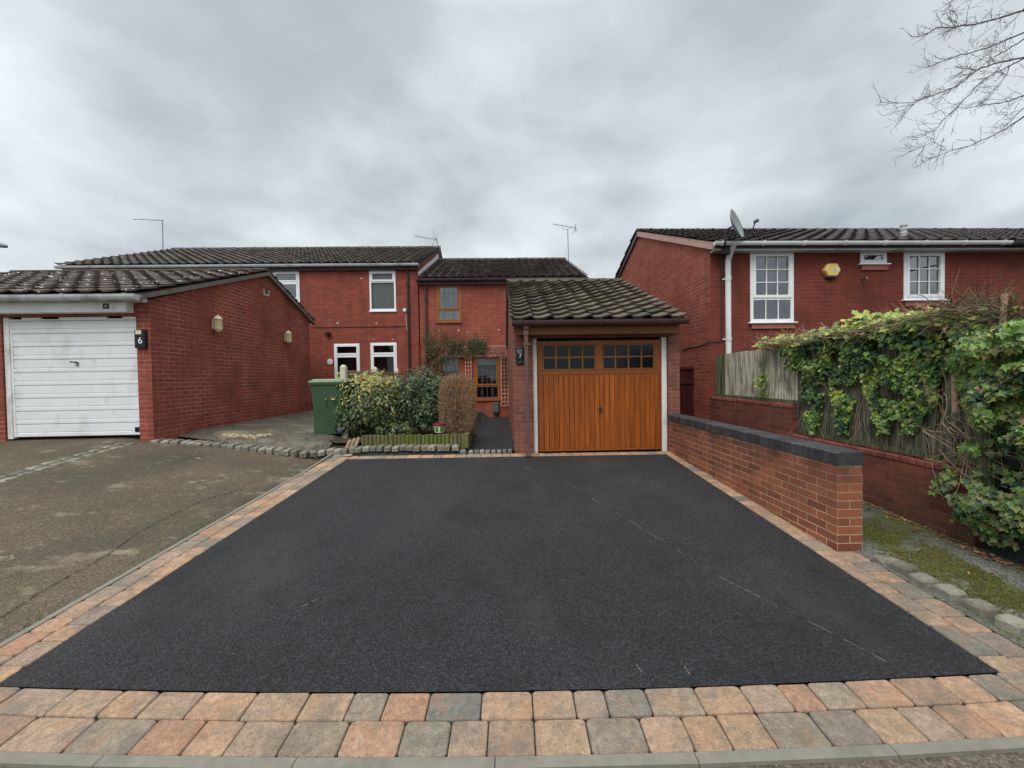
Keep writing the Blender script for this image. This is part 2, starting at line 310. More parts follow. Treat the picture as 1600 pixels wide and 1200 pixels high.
M['old'] = m_asphalt('old_brown_asphalt', S(72, 63, 51), S(130, 116, 97), 130, .6, .006, big=1.2, rough=.9, spec=.25,
    patches=[(S(66, 62, 54), .8, .5, .7, .8, (1, .5, 1)), (S(156, 142, 122), 2.6, .58, .72, .6, (1, 1.6, 1)), (S(74, 74, 50), 1.6, .55, .72, .5), (S(146, 128, 104), 14, .6, .7, .4)])
M['road'] = m_asphalt('grey_brown_road', S(80, 72, 62), S(140, 128, 112), 100, .8, .008, rough=.9, spec=.2, big=2.5, patches=[(S(60, 56, 50), 3.5, .55, .7, .6)])
M['verge_g'] = m_asphalt('mossy_asphalt_verge', S(84, 84, 78), S(150, 150, 140), 90, .8, .008, rough=.95, spec=.2, big=3,
    patches=[(S(60, 58, 46), 1.5, .45, .62, .8), (S(84, 90, 38), 2.2, .50, .60, .8, (1.6, .6, 1))])
M['concrete'] = m_plain('grey_concrete_edging', S(124, 120, 108), .85, .12, 14, bmp=.4, dirt=S(84, 80, 66), dirtamt=.7)
M['soil'] = m_plain('dark_soil', S(66, 52, 42), .98, .4, 30, bmp=1.0)
M['base'] = m_asphalt('ground_base', S(46, 42, 38), S(70, 66, 60), 60, .6, .01, rough=.95, spec=.15)
M['block'] = m_island('tumbled_paving_block', [S(164, 138, 114), S(174, 138, 112), S(146, 133, 115), S(174, 139, 110), S(156, 135, 115), S(110, 110, 104), S(182, 147, 119), S(150, 132, 113), S(164, 128, 104), S(132, 125, 111), S(178, 143, 116), S(118, 115, 105), S(166, 140, 119), S(166, 127, 102)],
    rough=.88, spec=.25, nscale=30, namt=.38, bmp=1.0, bdist=.009, stain=S(118, 108, 96), stfac=.7, stscale=5.5, sth=(.48, .64), grit=.38, stain2=(S(172, 126, 92), 4.2, .52, .66, .45))
M['block_side'] = M['block']
M['sett'] = m_island('granite_sett', [S(130, 126, 114), S(150, 145, 130), S(110, 107, 97), S(140, 133, 118)], rough=.9, nscale=30, namt=.3, bmp=.8, bdist=.008, stain=S(84, 84, 58), stfac=.6, stscale=5, sth=(.52, .68))
M['joint'] = m_plain('dark_joint_sand', S(40, 35, 29), .98, .4, 40, bmp=.6)
M['bin'] = m_plain('green_wheelie_bin_plastic', S(52, 76, 50), .6, .1, 3, dirt=S(76, 100, 76), dirtamt=.5)
M['binlid'] = m_plain('pale_green_bin_lid', S(112, 140, 110), .55, .1, 4, dirt=S(150, 170, 150), dirtamt=.5)
M['rubber'] = m_plain('black_rubber', S(26, 26, 28), .7, .1, 10)
M['cream'] = m_plain('cream_lantern_casing', S(222, 212, 180), .45, .05, 8)
M['lens'] = m_plain('yellowed_lantern_glass', S(206, 186, 120), .25, .12, 20)
M['yellow'] = m_plain('faded_yellow_alarm_box', S(228, 196, 112), .5, .06, 10)
M['meter'] = m_plain('grey_green_meter_box', S(84, 100, 100), .6, .08, 10)
M['red_pl'] = m_plain('dark_red_tub_lid', S(134, 30, 48), .4, .1, 10)
M['tubw'] = m_plain('white_tub_label', S(214, 214, 204), .5, .06, 12)
M['tubg'] = m_plain('green_tub_label', S(70, 134, 40), .5, .1, 12)
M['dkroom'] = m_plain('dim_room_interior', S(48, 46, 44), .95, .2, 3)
M['net'] = m_curtain('white_net_curtain', S(196, 202, 186), 60)
M['blind'] = m_curtain('grey_blind', S(104, 116, 122), 8)
M['glass'] = m_glass('window_glass', .012)
M['glass_sky'] = m_glass('bright_reflecting_glass', .17)
M['lead'] = m_plain('lead_came', S(96, 100, 104), .5, .1, 10)
M['white_num'] = m_plain('white_number', S(235, 235, 235), .5, .02, 10)
M['bark'] = m_plain('grey_brown_bark', S(112, 104, 106), .95, .25, 30, bmp=.5)
M['stem'] = m_plain('dry_vine_stem', S(170, 144, 118), .95, .3, 14, bmp=.3)
M['stem_dk'] = m_plain('woody_stem', S(104, 90, 72), .95, .3, 14, bmp=.3)
M['ivy1'] = m_island('ivy_leaf_mid_green', [S(70, 102, 36), S(96, 132, 50), S(116, 150, 58), S(58, 88, 34), S(134, 164, 74)], rough=.4, spec=.5, nscale=30, namt=.2, bmp=0, trans=.12)
M['ivy2'] = m_island('ivy_leaf_dark_green', [S(26, 52, 22), S(42, 74, 32), S(34, 62, 30), S(56, 90, 42)], rough=.4, spec=.5, nscale=30, namt=.2, bmp=0, trans=.08)
M['ivy3'] = m_island('ivy_leaf_yellow_green', [S(168, 184, 82), S(148, 172, 76), S(196, 198, 96), S(136, 160, 70)], rough=.45, spec=.4, nscale=30, namt=.2, bmp=0, trans=.15)
M['ivy4'] = m_island('ivy_leaf_old_olive', [S(110, 128, 66), S(92, 108, 58), S(132, 140, 80), S(128, 104, 66)], rough=.5, spec=.4, nscale=30, namt=.2, bmp=0, trans=.1)
M['conif'] = m_island('dull_dry_hedge_leaf', [S(76, 76, 44), S(94, 90, 56), S(60, 66, 38), S(116, 100, 70)], rough=.8, spec=.2, nscale=30, namt=.2, bmp=0)
M['sh_g'] = m_island('shrub_leaf_green', [S(56, 74, 34), S(84, 100, 50), S(116, 128, 76), S(38, 54, 26), S(98, 114, 62)], rough=.35, spec=.5, nscale=30, namt=.2, bmp=0, trans=.08)
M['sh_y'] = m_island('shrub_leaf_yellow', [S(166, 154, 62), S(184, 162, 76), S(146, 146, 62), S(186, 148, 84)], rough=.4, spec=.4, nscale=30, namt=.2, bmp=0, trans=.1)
M['sh_d'] = m_island('shrub_leaf_dark_green', [S(24, 42, 18), S(38, 58, 28), S(58, 80, 40), S(110, 128, 84)], rough=.45, spec=.4, nscale=30, namt=.2, bmp=0, trans=.06)
M['dryleaf'] = m_island('brown_dry_leaf', [S(140, 112, 84), S(166, 138, 104), S(118, 90, 66), S(176, 148, 112)], rough=.9, spec=.2, nscale=30, namt=.25, bmp=0)
M['climb'] = m_island('climber_leaf', [S(64, 76, 40), S(84, 92, 50), S(52, 62, 36), S(104, 104, 66)], rough=.7, spec=.3, nscale=30, namt=.2, bmp=0)
M['litter'] = m_island('fallen_leaf', [S(130, 84, 52), S(150, 108, 70), S(96, 60, 42), S(186, 160, 110)], rough=.9, spec=.2, nscale=30, namt=.2, bmp=0)
M['moss'] = m_island('green_moss', [S(78, 80, 40), S(96, 94, 48), S(62, 66, 34), S(84, 76, 50)], rough=1, spec=.1, nscale=60, namt=.4, bmp=.6)
M['scratch'] = m_plain('pale_scuff_dust', S(124, 122, 118), .95, .3, 30)
M['crack'] = m_plain('dark_crack', S(44, 40, 32), 1, .3, 10)
def m_faded(name, c, sc_, lo, hi):
    m, t, bs = newmat(name); setc(bs.inputs['Base Color'], c); bs.inputs['Roughness'].default_value = 1
    L(t, mr(t, noi(t, sc_, 6, .75), lo, hi, 0, .85), bs.inputs['Alpha']); return m
M['crack2'] = m_faded('worn_crack', S(52, 46, 34), 26, .42, .62)
M['sand2'] = m_faded('scattered_sand', S(196, 164, 126), 22, .38, .6)
M['spot2'] = m_faded('worn_pale_spot', S(170, 160, 142), 24, .40, .62)
M['wpatch'] = m_plain('white_flashing_mortar', S(206, 200, 196), .8, .15, 10, bmp=.3)
M['orange_dust'] = m_plain('pale_orange_sand', S(196, 158, 118), .98, .2, 14, bmp=.4)
M['dirt_c'] = m_asphalt('rough_forecourt_asphalt', S(66, 62, 54), S(136, 130, 116), 70, .8, .01, rough=.95, spec=.2, big=1.6, patches=[(S(140, 132, 116), 1.3, .52, .66, .7), (S(70, 66, 54), 2.0, .5, .7, .6)])

# ------------------------------------------------------------------ mesh helpers
class MB:
    def __init__(s): s.v = []; s.f = []; s.mi = []
    def add(s, vs, fs, mi=0):
        o = len(s.v); s.v += [tuple(v) for v in vs]
        for f in fs: s.f.append([i+o for i in f]); s.mi.append(mi)
    def quad(s, a, b, c, d, mi=0): s.add([a, b, c, d], [(0, 1, 2, 3)], mi)
    def box(s, x0, y0, z0, x1, y1, z1, mi=0, bv=0.0):
        if x0 > x1: x0, x1 = x1, x0
        if y0 > y1: y0, y1 = y1, y0
        if z0 > z1: z0, z1 = z1, z0
        if bv <= 0:
            s.add([(x0, y0, z0), (x1, y0, z0), (x1, y1, z0), (x0, y1, z0), (x0, y0, z1), (x1, y0, z1), (x1, y1, z1), (x0, y1, z1)],
                  [(0, 3, 2, 1), (4, 5, 6, 7), (0, 1, 5, 4), (1, 2, 6, 5), (2, 3, 7, 6), (3, 0, 4, 7)], mi); return
        b = min(bv, (x1-x0)*.45, (y1-y0)*.45, (z1-z0)*.45)
        X = (x0, x1); Y = (y0, y1); Z = (z0, z1); vs = []; ix = {}
        for i in (0, 1):
            for j in (0, 1):
                for k in (0, 1):
                    sx, sy, sz = (1-2*i), (1-2*j), (1-2*k)
                    for a, d in enumerate(((0, b*sy, b*sz), (b*sx, 0, b*sz), (b*sx, b*sy, 0))):
                        ix[(i, j, k, a)] = len(vs); vs.append((X[i]+d[0], Y[j]+d[1], Z[k]+d[2]))
        fs = []
        for i in (0, 1):
            c = [ix[(i, 0, 0, 0)], ix[(i, 0, 1, 0)], ix[(i, 1, 1, 0)], ix[(i, 1, 0, 0)]]; fs.append(c if i == 0 else c[::-1])
            c = [ix[(0, i, 0, 1)], ix[(1, i, 0, 1)], ix[(1, i, 1, 1)], ix[(0, i, 1, 1)]]; fs.append(c if i == 0 else c[::-1])
            c = [ix[(0, 0, i, 2)], ix[(0, 1, i, 2)], ix[(1, 1, i, 2)], ix[(1, 0, i, 2)]]; fs.append(c if i == 0 else c[::-1])
        for j in (0, 1):
            for k in (0, 1):
                fs.append([ix[(0, j, k, 1)], ix[(1, j, k, 1)], ix[(1, j, k, 2)], ix[(0, j, k, 2)]])
                fs.append([ix[(j, 0, k, 0)], ix[(j, 1, k, 0)], ix[(j, 1, k, 2)], ix[(j, 0, k, 2)]])
                fs.append([ix[(j, k, 0, 0)], ix[(j, k, 1, 0)], ix[(j, k, 1, 1)], ix[(j, k, 0, 1)]])
                for i in (0, 1): fs.append([ix[(i, j, k, 0)], ix[(i, j, k, 1)], ix[(i, j, k, 2)]])
        s.add(vs, fs, mi)
    def tube(s, pts, rad, n=8, mi=0, cap=True):
        pts = [Vector(p) for p in pts]; rr = rad if isinstance(rad, (list, tuple)) else [rad]*len(pts)
        vs = []; prev = None
        for i, p in enumerate(pts):
            d = (pts[min(i+1, len(pts)-1)]-pts[max(i-1, 0)])
            if d.length < 1e-9: d = Vector((0, 0, 1))
            d.normalize()
            if prev is None:
                a = Vector((0, 0, 1)) if abs(d.z) < .9 else Vector((1, 0, 0)); x = d.cross(a).normalized()
            else:
                x = (prev-d*prev.dot(d))
                x = x.normalized() if x.length > 1e-6 else d.orthogonal().normalized()
            prev = x; y = d.cross(x)
            for k in range(n):
                t = 2*math.pi*k/n; vs.append(p+(x*math.cos(t)+y*math.sin(t))*rr[i])
        fs = []
        for i in range(len(pts)-1):
            for k in range(n): fs.append((i*n+k, i*n+(k+1) % n, (i+1)*n+(k+1) % n, (i+1)*n+k))
        if cap: fs.append(tuple(range(n))[::-1]); fs.append(tuple((len(pts)-1)*n+k for k in range(n)))
        s.add(vs, fs, mi)
    def lathe(s, prof, c=(0, 0, 0), n=16, mi=0):
        vs = []
        for r, z in prof:
            for k in range(n): t = 2*math.pi*k/n; vs.append((c[0]+r*math.cos(t), c[1]+r*math.sin(t), c[2]+z))
        fs = [(i*n+k, i*n+(k+1) % n, (i+1)*n+(k+1) % n, (i+1)*n+k) for i in range(len(prof)-1) for k in range(n)]
        s.add(vs, fs, mi)
    def xprof(s, prof, x0, x1, mi=0, closed=True, caps=True):   # profile of (y,z) extruded along x
        n = len(prof); vs = [(x0, y, z) for y, z in prof]+[(x1, y, z) for y, z in prof]
        fs = [(k, (k+1) % n, n+(k+1) % n, n+k) for k in range(n if closed else n-1)]
        if caps and closed: fs += [tuple(range(n))[::-1], tuple(range(n, 2*n))]
        s.add(vs, fs, mi)
    def build(s, name, mats, parent=None, smooth=False, uv=None):
        me = bpy.data.meshes.new(name); me.from_pydata(s.v, [], s.f)
        if not isinstance(mats, (list, tuple)): mats = [mats]
        for m in mats: me.materials.append(m)
        me.polygons.foreach_set('material_index', s.mi)
        if uv is not False:
            ul = me.uv_layers.new(name='UVMap').data
            me.update()
            for p in me.polygons:
                n = p.normal; ax = max(range(3), key=lambda i: abs(n[i]))
                for li in p.loop_indices:
                    c = me.vertices[me.loops[li].vertex_index].co
                    ul[li].uv = (c.x, c.y) if ax == 2 else ((c.x, c.z) if ax == 1 else (c.y+.1125, c.z))
        if smooth: me.polygons.foreach_set('use_smooth', [True]*len(me.polygons))
        me.update()
        o = bpy.data.objects.new(name, me); COL.objects.link(o)
        if parent: o.parent = parent
        return o
def tag(o, label=None, cat=None, group=None, kind=None):
    if label: o['label'] = label
    if cat: o['category'] = cat
    if group: o['group'] = group
    if kind: o['kind'] = kind
    return o
def empty(name, loc, rz=0.0, label=None, cat=None, group=None):
    o = bpy.data.objects.new(name, None); COL.objects.link(o); o.location = loc; o.rotation_euler = (0, 0, R(rz)); o.empty_display_size = .2
    return tag(o, label, cat, group)
def struct(o): o['kind'] = 'structure'; return o

def wallface(mb, u0, u1, w0, w1, v, holes, depth=.09, mi=0, flip=False):
    us = sorted({u0, u1, *[h[0] for h in holes], *[h[2] for h in holes]}); ws = sorted({w0, w1, *[h[1] for h in holes], *[h[3] for h in holes]})
    for a, b in zip(us, us[1:]):
        for c, d in zip(ws, ws[1:]):
            m, n = (a+b)/2, (c+d)/2
            if any(h[0] < m < h[2] and h[1] < n < h[3] for h in holes): continue
            mb.quad((a, v, c), (b, v, c), (b, v, d), (a, v, d), mi)
    for h in holes:
        a, c, b, d = h; e = v+depth
        mb.quad((a, v, c), (a, e, c), (a, e, d), (a, v, d), mi); mb.quad((b, e, c), (b, v, c), (b, v, d), (b, e, d), mi)
        mb.quad((a, e, c), (a, v, c), (b, v, c), (b, e, c), mi); mb.quad((a, v, d), (a, e, d), (b, e, d), (b, v, d), mi)

def tiles(parent, mat, u0, u1, v0, w0, v1, w1, tw=.30, gauge=.32, roll=.045, thick=.02, lift=.032, name='roof_tiles', jit=.004, prof=None):
    prof = prof or [(-.03, 1), (.08, 1.0), (.19, .25), (.27, 0), (.56, 0), (.80, .45), (.97, .96)]
    Ls = math.hypot(v1-v0, w1-w0); dv, dw = (v1-v0)/Ls, (w1-w0)/Ls; nv, nw = -dw, dv
    if nw < 0: nv, nw = -nv, -nw
    nr = max(1, round(Ls/gauge)); g = Ls/nr; nc = max(1, round((u1-u0)/tw)); t_ = (u1-u0)/nc
    mb = MB(); sgn = 1 if v1 > v0 else -1
    for j in range(nr):
        s0, s1 = j*g-.0, (j+1)*g+.06
        if j == nr-1: s1 = Ls
        for i in range(nc):
            a = random.uniform(-jit, jit); l0 = lift+random.uniform(-jit, jit)+(.02 if roll else 0); s0j = s0+random.uniform(-jit, jit)
            top0, top1, bot = [], [], []
            for (f, h) in prof:
                u = u0+(i+f)*t_; hh = h*roll
                def pt(s_, o): return (u, v0+dv*s_+nv*o, w0+dw*s_+nw*o)
                top0.append(pt(s0j, l0+thick+hh)); top1.append(pt(s1, thick*.4+hh+a)); bot.append(pt(s0j+.004, l0+hh-.014))
            n = len(prof); vs = top0+top1+bot
            fs = [(k, k+1, n+k+1, n+k) if sgn > 0 else (k+1, k, n+k, n+k+1) for k in range(n-1)]
            fs += [(2*n+k, 2*n+k+1, k+1, k) for k in range(n-1)]
            fs += [(2*n, 0, n), (3*n-1, 2*n-1, n-1)]
            mb.add(vs, fs)
    dk = MB(); e = .012; c = [(u0+e, v0+dv*.02, w0+dw*.02), (u1-e, v0+dv*.02, w0+dw*.02), (u1-e, v1, w1), (u0+e, v1, w1)]
    lo_ = [(x, y-nv*.03, z-nw*.03) for x, y, z in c]; hi_ = [(x, y+nv*.012, z+nw*.012) for x, y, z in c]
    dk.add(lo_+hi_, [(0, 3, 2, 1), (4, 5, 6, 7), (0, 1, 5, 4), (1, 2, 6, 5), (2, 3, 7, 6), (3, 0, 4, 7)])
    o = mb.build(name, mat, parent, uv=False); dk.build('roof_deck', M['deck'], o); return o

def ridge(parent, mat, u0, u1, v, w, rad=.11, seg=.45, name='ridge', dz=-.0):
    mb = MB(); n = max(1, round((u1-u0)/seg)); L_ = (u1-u0)/n
    for i in range(n):
        a = u0+i*L_; b = a+L_-.006; j = random.uniform(-.004, .006)
        pr = [(v-rad*1.25, w-rad*.55), (v-rad*.55, w+rad*.35+j), (v, w+rad*.55+j), (v+rad*.55, w+rad*.35+j), (v+rad*1.25, w-rad*.55), (v+rad*1.1, w-rad*.75), (v, w+rad*.2), (v-rad*1.1, w-rad*.75)]
        mb.xprof(pr, a, b)
        mb.xprof([(y+(y-v)*.06, z+.008) for y, z in pr], b-.035, b+.004)
    return mb.build(name, mat, parent)

def gutter(parent, mat, u0, u1, v, w, r=.056, clips=1.0, name='gutter', fascia=None, endcap=True):
    mb = MB(); pr = []
    q_ = 1.55; w = w+.03
    for k in range(9): t = math.pi+math.pi*k/8; pr.append((v+r*math.cos(t), w+q_*r*math.sin(t)))
    for k in range(8, -1, -1): t = math.pi+math.pi*k/8; pr.append((v+(r-.006)*math.cos(t), w+q_*(r-.006)*math.sin(t)))
    mb.xprof(pr, u0, u1)
    n = int((u1-u0)/clips)
    for i in range(n+1):
        c = u0+.15+i*(u1-u0-.3)/max(1, n)
        pc = [(v+(r+.006)*math.cos(math.pi+math.pi*k/8), w+q_*(r+.006)*math.sin(math.pi+math.pi*k/8)) for k in range(9)]
        mb.xprof(pc+[(v+r+.006, w+.01), (v-r-.008, w+.01)], c-.02, c+.02)
    for e in (u0, u1):
        mb.xprof([(v+r*1.02*math.cos(math.pi+math.pi*k/8), w+q_*r*1.02*math.sin(math.pi+math.pi*k/8)) for k in range(9)], e-.003, e+.003)
    o = mb.build(name, mat, parent, smooth=False)
    return o
def pipe(parent, mat, u, v, w0, w1, r=.034, name='downpipe', off=.09, clips=2, square=False):
    mb = MB()
    if square:
        mb.box(u-r, v-r-.02, w0, u+r, v+r-.02, w1-.12, bv=.006)
        for k in range(clips):
            c = w0+.25+(w1-w0-.6)*k/max(1, clips-1); mb.box(u-r-.03, v-r-.026, c-.014, u+r+.03, v+r, c+.014)
        mb.box(u-r-.008, v-r-.028, w1-.2, u+r+.008, v+r-.012, w1-.08, bv=.006)
        mb.box(u-r-.015, v-r-.05, w1-.1, u+r+.015, v+r-.01, w1, bv=.01)
    else:
        mb.tube([(u, v, w0), (u, v, w1-.25), (u, v-off*.5, w1-.1), (u, v-off, w1)], r, 12)
        for k in range(clips):
            c = w0+.3+(w1-w0-.9)*k/max(1, clips-1)
            mb.tube([(u, v, c-.03), (u, v, c+.03)], r+.007, 12); mb.box(u-r-.035, v+r*.5, c-.012, u+r+.035, v+r+.012, c+.012)
    return mb.build(name, mat, parent)

def window(parent, u0, w0, u1, w1, v, fm, splits, fw=.055, rec=.03, glass='glass', behind='dkroom', back_d=.35, bars=None, leads=None, curtain=None, sill=None, name='window'):
    """splits: list of (w_low, w_high, sash?) sections top to bottom, as fractions of height; bars: (ncols, nrows) per section"""
    fr = MB(); y0, y1 = v+rec-.02, v+rec+.045
    fr.box(u0, y0, w0, u0+fw, y1, w1, bv=.005); fr.box(u1-fw, y0, w0, u1, y1, w1, bv=.005)
    fr.box(u0+fw, y0+.001, w1-fw, u1-fw, y1, w1, bv=.005); fr.box(u0+fw, y0+.001, w0, u1-fw, y1, w0+fw, bv=.005)
    H = w1-w0; panes = []
    for i, (a, b, sash) in enumerate(splits):
        A, B = w0+a*H, w0+b*H
        if a > 0.01: fr.box(u0+fw, y0+.002, A-fw*.45, u1-fw, y1, A+fw*.45, bv=.005)
        a0 = A+(fw if a < .01 else fw*.45); b0 = B-(fw if b > .99 else fw*.45)
        x0, x1 = u0+fw, u1-fw
        if sash:
            s = .045
            fr.box(x0-.012, y0-.014, a0-.012, x0+s, y0+.03, b0+.012, bv=.005); fr.box(x1-s, y0-.014, a0-.012, x1+.012, y0+.03, b0+.012, bv=.005)
            fr.box(x0+s, y0-.013, b0-s, x1-s, y0+.03, b0+.012, bv=.004); fr.box(x0+s, y0-.013, a0-.012, x1-s, y0+.03, a0+s, bv=.004)
            x0 += s; x1 -= s; a0 += s; b0 -= s
        panes.append((x0, a0, x1, b0))
        if bars and bars[i]:
            nc, nr = bars[i]
            for k in range(1, nc): c = x0+(x1-x0)*k/nc; fr.box(c-.008, y0+.006, a0, c+.008, y0+.022, b0)
            for k in range(1, nr): c = a0+(b0-a0)*k/nr; fr.box(x0, y0+.004, c-.008, x1, y0+.02, c+.008)
    o = fr.build(name, fm, parent)
    for i, (x0, a0, x1, b0) in enumerate(panes):
        pm = MB(); yg = y0+.026
        pm.quad((x0, yg, a0), (x1, yg, a0), (x1, yg, b0), (x0, yg, b0))
        if leads and leads[i]:
            nc, nr = leads[i]; t = .006; yl = yg-.004; cw = (x1-x0)/nc; chh = (b0-a0)/nr
            for k in range(1, nc): c = x0+cw*k; pm.box(c-t, yl, a0, c+t, yl+.003, b0, 1)
            for k in range(1, nr): c = a0+chh*k; pm.box(x0, yl+.0006, c-t, x1, yl+.0036, c+t, 1)
            for kk in range(nr):
                if nr > 2 and kk % 2 == 1: continue
                for sx in (1, -1):
                    cx = x0+(x1-x0)*(.26 if sx > 0 else .74); cz = a0+chh*(kk+.5); dxx, dzz = cw*.30, chh*.38
                    q = [(cx-dxx, cz), (cx, cz+dzz), (cx+dxx, cz), (cx, cz-dzz)]
                    for k in range(4):
                        (ax, az), (bx, bz) = q[k], q[(k+1) % 4]; pm.tube([(ax, yl-.001, az), (bx, yl-.001, bz)], t*.8, 4, 1)
        pm.build('pane', [M[glass], M['lead']], o)
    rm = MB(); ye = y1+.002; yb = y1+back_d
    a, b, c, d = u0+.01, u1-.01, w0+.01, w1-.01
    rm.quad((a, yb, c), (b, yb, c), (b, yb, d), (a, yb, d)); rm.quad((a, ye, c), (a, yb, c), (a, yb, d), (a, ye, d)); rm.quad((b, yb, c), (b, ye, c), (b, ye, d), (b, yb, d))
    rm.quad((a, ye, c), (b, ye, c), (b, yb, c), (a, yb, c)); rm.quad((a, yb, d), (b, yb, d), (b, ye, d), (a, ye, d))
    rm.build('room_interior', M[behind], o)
    if curtain:
        cm = MB(); mat, f0, f1, g0, g1 = curtain; ns = 36; yc = y1+.05; cu0, cu1 = u0+.02+(u1-u0-.04)*f0, u0+.02+(u1-u0-.04)*f1
        zz0, zz1 = w0+H*g0+.012, w0+H*g1-.012; vs = []
        for k in range(ns+1):
            x = cu0+(cu1-cu0)*k/ns; y = yc+.018*math.sin(k*1.25)+.006*math.sin(k*.37)
            sc_ = .0 if g0 < .01 else .035*abs(math.sin(k*math.pi/6))
            vs += [(x, y, zz0+sc_), (x, y, zz1)]
        cm.add(vs, [(2*k, 2*k+2, 2*k+3, 2*k+1) for k in range(ns)]); cm.build('curtain', M[mat], o, smooth=True)
    if sill:
        sm = MB(); m_, ex, th, dep = sill
        sm.box(u0-ex, v-dep, w0-th, u1+ex, v+rec, w0-.002, bv=.006); sm.build('sill', M[m_], o)
    return o
def text(parent, s, loc, size, mat, ext=.002, name='number', rz=0):
    c = bpy.data.curves.new(name, 'FONT'); c.body = s; c.size = size; c.extrude = ext; c.align_x = 'CENTER'; c.align_y = 'CENTER'
    t = bpy.data.objects.new('tmp_text', c); COL.objects.link(t); bpy.context.view_layer.update()
    me = bpy.data.meshes.new_from_object(t.evaluated_get(bpy.context.evaluated_depsgraph_get())); bpy.data.objects.remove(t)
    me.materials.clear(); me.materials.append(M[mat]); o = bpy.data.objects.new(name, me); COL.objects.link(o); o.parent = parent; o.location = loc; o.rotation_euler = (R(90), 0, rz); return o

# ------------------------------------------------------------------ ground
def gridsheet(name, xs, ys, off, mat, f=zt, parent=None, thick=0):
    mb = MB(); vs = [(x, y, f(x, y)+off) for y in ys for x in xs]; n = len(xs)
    mb.add(vs, [(j*n+i, j*n+i+1, (j+1)*n+i+1, (j+1)*n+i) for j in range(len(ys)-1) for i in range(n-1)])
    return mb.build(name, mat, parent, smooth=True, uv=False)
def lin(a, b, st):
    n = max(1, int(round((b-a)/st))); return [a+(b-a)*i/n for i in range(n+1)]
def quadsheet(name, left, right, ys, off, mat, nx=24):
    """left(y), right(y) give the x limits"""
    mb = MB(); vs = []
    for y in ys:
        for i in range(nx+1):
            x = left(y)+(right(y)-left(y))*i/nx; vs.append((x, y, zt(x, y)+off))
    n = nx+1; mb.add(vs, [(j*n+i, j*n+i+1, (j+1)*n+i+1, (j+1)*n+i) for j in range(len(ys)-1) for i in range(nx)])
    return struct(mb.build(name, mat, smooth=True, uv=False))
xs = [-300, -120, -50, -30]+lin(-20, 16, .25)+[30, 60, 120, 300]; ys = [-300, -100, -40, -20]+lin(-10, 22, .25)+[40, 80, 150, 300]
g0 = gridsheet('ground', xs, ys, -.045, M['base']); struct(g0)
yk = lambda x: 1.665+.010*x*x          # outer line of the front paving
yf2 = lambda x: 1.84+.010*x*x          # between the two front courses
yf = lambda x: 2.00+.010*x*x           # tarmac front line
XL, XR = -2.86, 2.635                  # tarmac sides
XLO, XRO = -3.205, 3.0
# road in front
mb = MB(); vs = []; n = 0
rxs = lin(-14, 14, .5)
for k, yy in enumerate([None, 1.2, .4, -1, -3.5]):
    for x in rxs:
        y = yk(x)-.048 if yy is None else yy
        vs.append((x, y, zt(x, max(y, 0))-.012-(.004*k)))
n = len(rxs); mb.add(vs, [((j+1)*n+i, (j+1)*n+i+1, j*n+i+1, j*n+i) for j in range(4) for i in range(n-1)])
struct(mb.build('road', M['road'], smooth=True, uv=False))
# new tarmac driveway
mb = MB(); vs = []; rows = 40; nx = 40
for j in range(rows+1):
    for i in range(nx+1):
        x = XL+(XR-XL)*i/nx; y0_ = yf(x); y = y0_+(6.60-y0_)*j/rows
        vs.append((x, y, zt(x, y)+.002*noise.noise((x*.9, y*.9, 0))))
mb.add(vs, [(j*(nx+1)+i, j*(nx+1)+i+1, (j+1)*(nx+1)+i+1, (j+1)*(nx+1)+i) for j in range(rows) for i in range(nx)])
drive = struct(mb.build('driveway', M['tarmac'], smooth=True, uv=False))
# scuff lines on it
sc = MB()
def scuff(pts, wd=.004):
    q = [G(*p) for p in pts]; out = []
    for a, b in zip(q, q[1:]):
        for k in range(12): out.append(a.lerp(b, k/12))
    out.append(q[-1])
    for i in range(len(out)-1):
        if random.random() < .22: continue
        a, b = out[i], out[i+1]; d = (b-a).normalized(); s_ = Vector((-d.y, d.x, 0))*wd*random.uniform(.4, 1)
        j = Vector((random.uniform(-.003, .003), 0, 0))
        sc.quad(*[(p.x, p.y, zt(p.x, p.y)+.0045) for p in (a-s_+j, b-s_+j, b+s_, a+s_)])
scuff([(880, 752), (985, 815), (1075, 870), (1130, 905), (1200, 940), (1300, 990), (1385, 1035)], .0024)
scuff([(1068, 1040), (1078, 1055)], .004); scuff([(995, 1040), (1003, 1052)], .004); scuff([(470, 950), (500, 935)], .004); scuff([(820, 730), (850, 745)], .003)
sc.build('scuff_marks', M['scratch'], drive, uv=False)
# tarmac path to number 7
struct(quadsheet('path', lambda y: -.82-.042*(y-7.05), lambda y: .03-.026*(y-6.8), lin(7.06, 12.97, .3), .004, M['path'], 6))
# old asphalt on the left
quadsheet('old_driveway', lambda y: -13.5, lambda y: -3.255, lin(1.62, 6.5, .18), .004, M['old'], 60)
def strip(name, pts, wd, mat, off, label=None, ends=True):
    mb = MB(); q = []
    for a, b in zip(pts, pts[1:]):
        m_ = max(2, int((Vector(b)-Vector(a)).length/.08))
        for k in range(m_): q.append(Vector(a).lerp(Vector(b), k/m_))
    q.append(Vector(pts[-1])); vs = []
    for i, p in enumerate(q):
        d = (q[min(i+1, len(q)-1)]-q[max(0, i-1)]).normalized(); s_ = Vector((-d.y, d.x))*wd*(.5+.9*abs(noise.noise((p.x*4, p.y*4, 1))))
        for s2 in (s_, -s_): vs.append((p.x+s2.x, p.y+s2.y, zt(p.x+s2.x, p.y+s2.y)+off))
    mb.add(vs, [(2*i+1, 2*i+3, 2*i+2, 2*i) for i in range(len(q)-1)]); return mb.build(name, mat, uv=False)
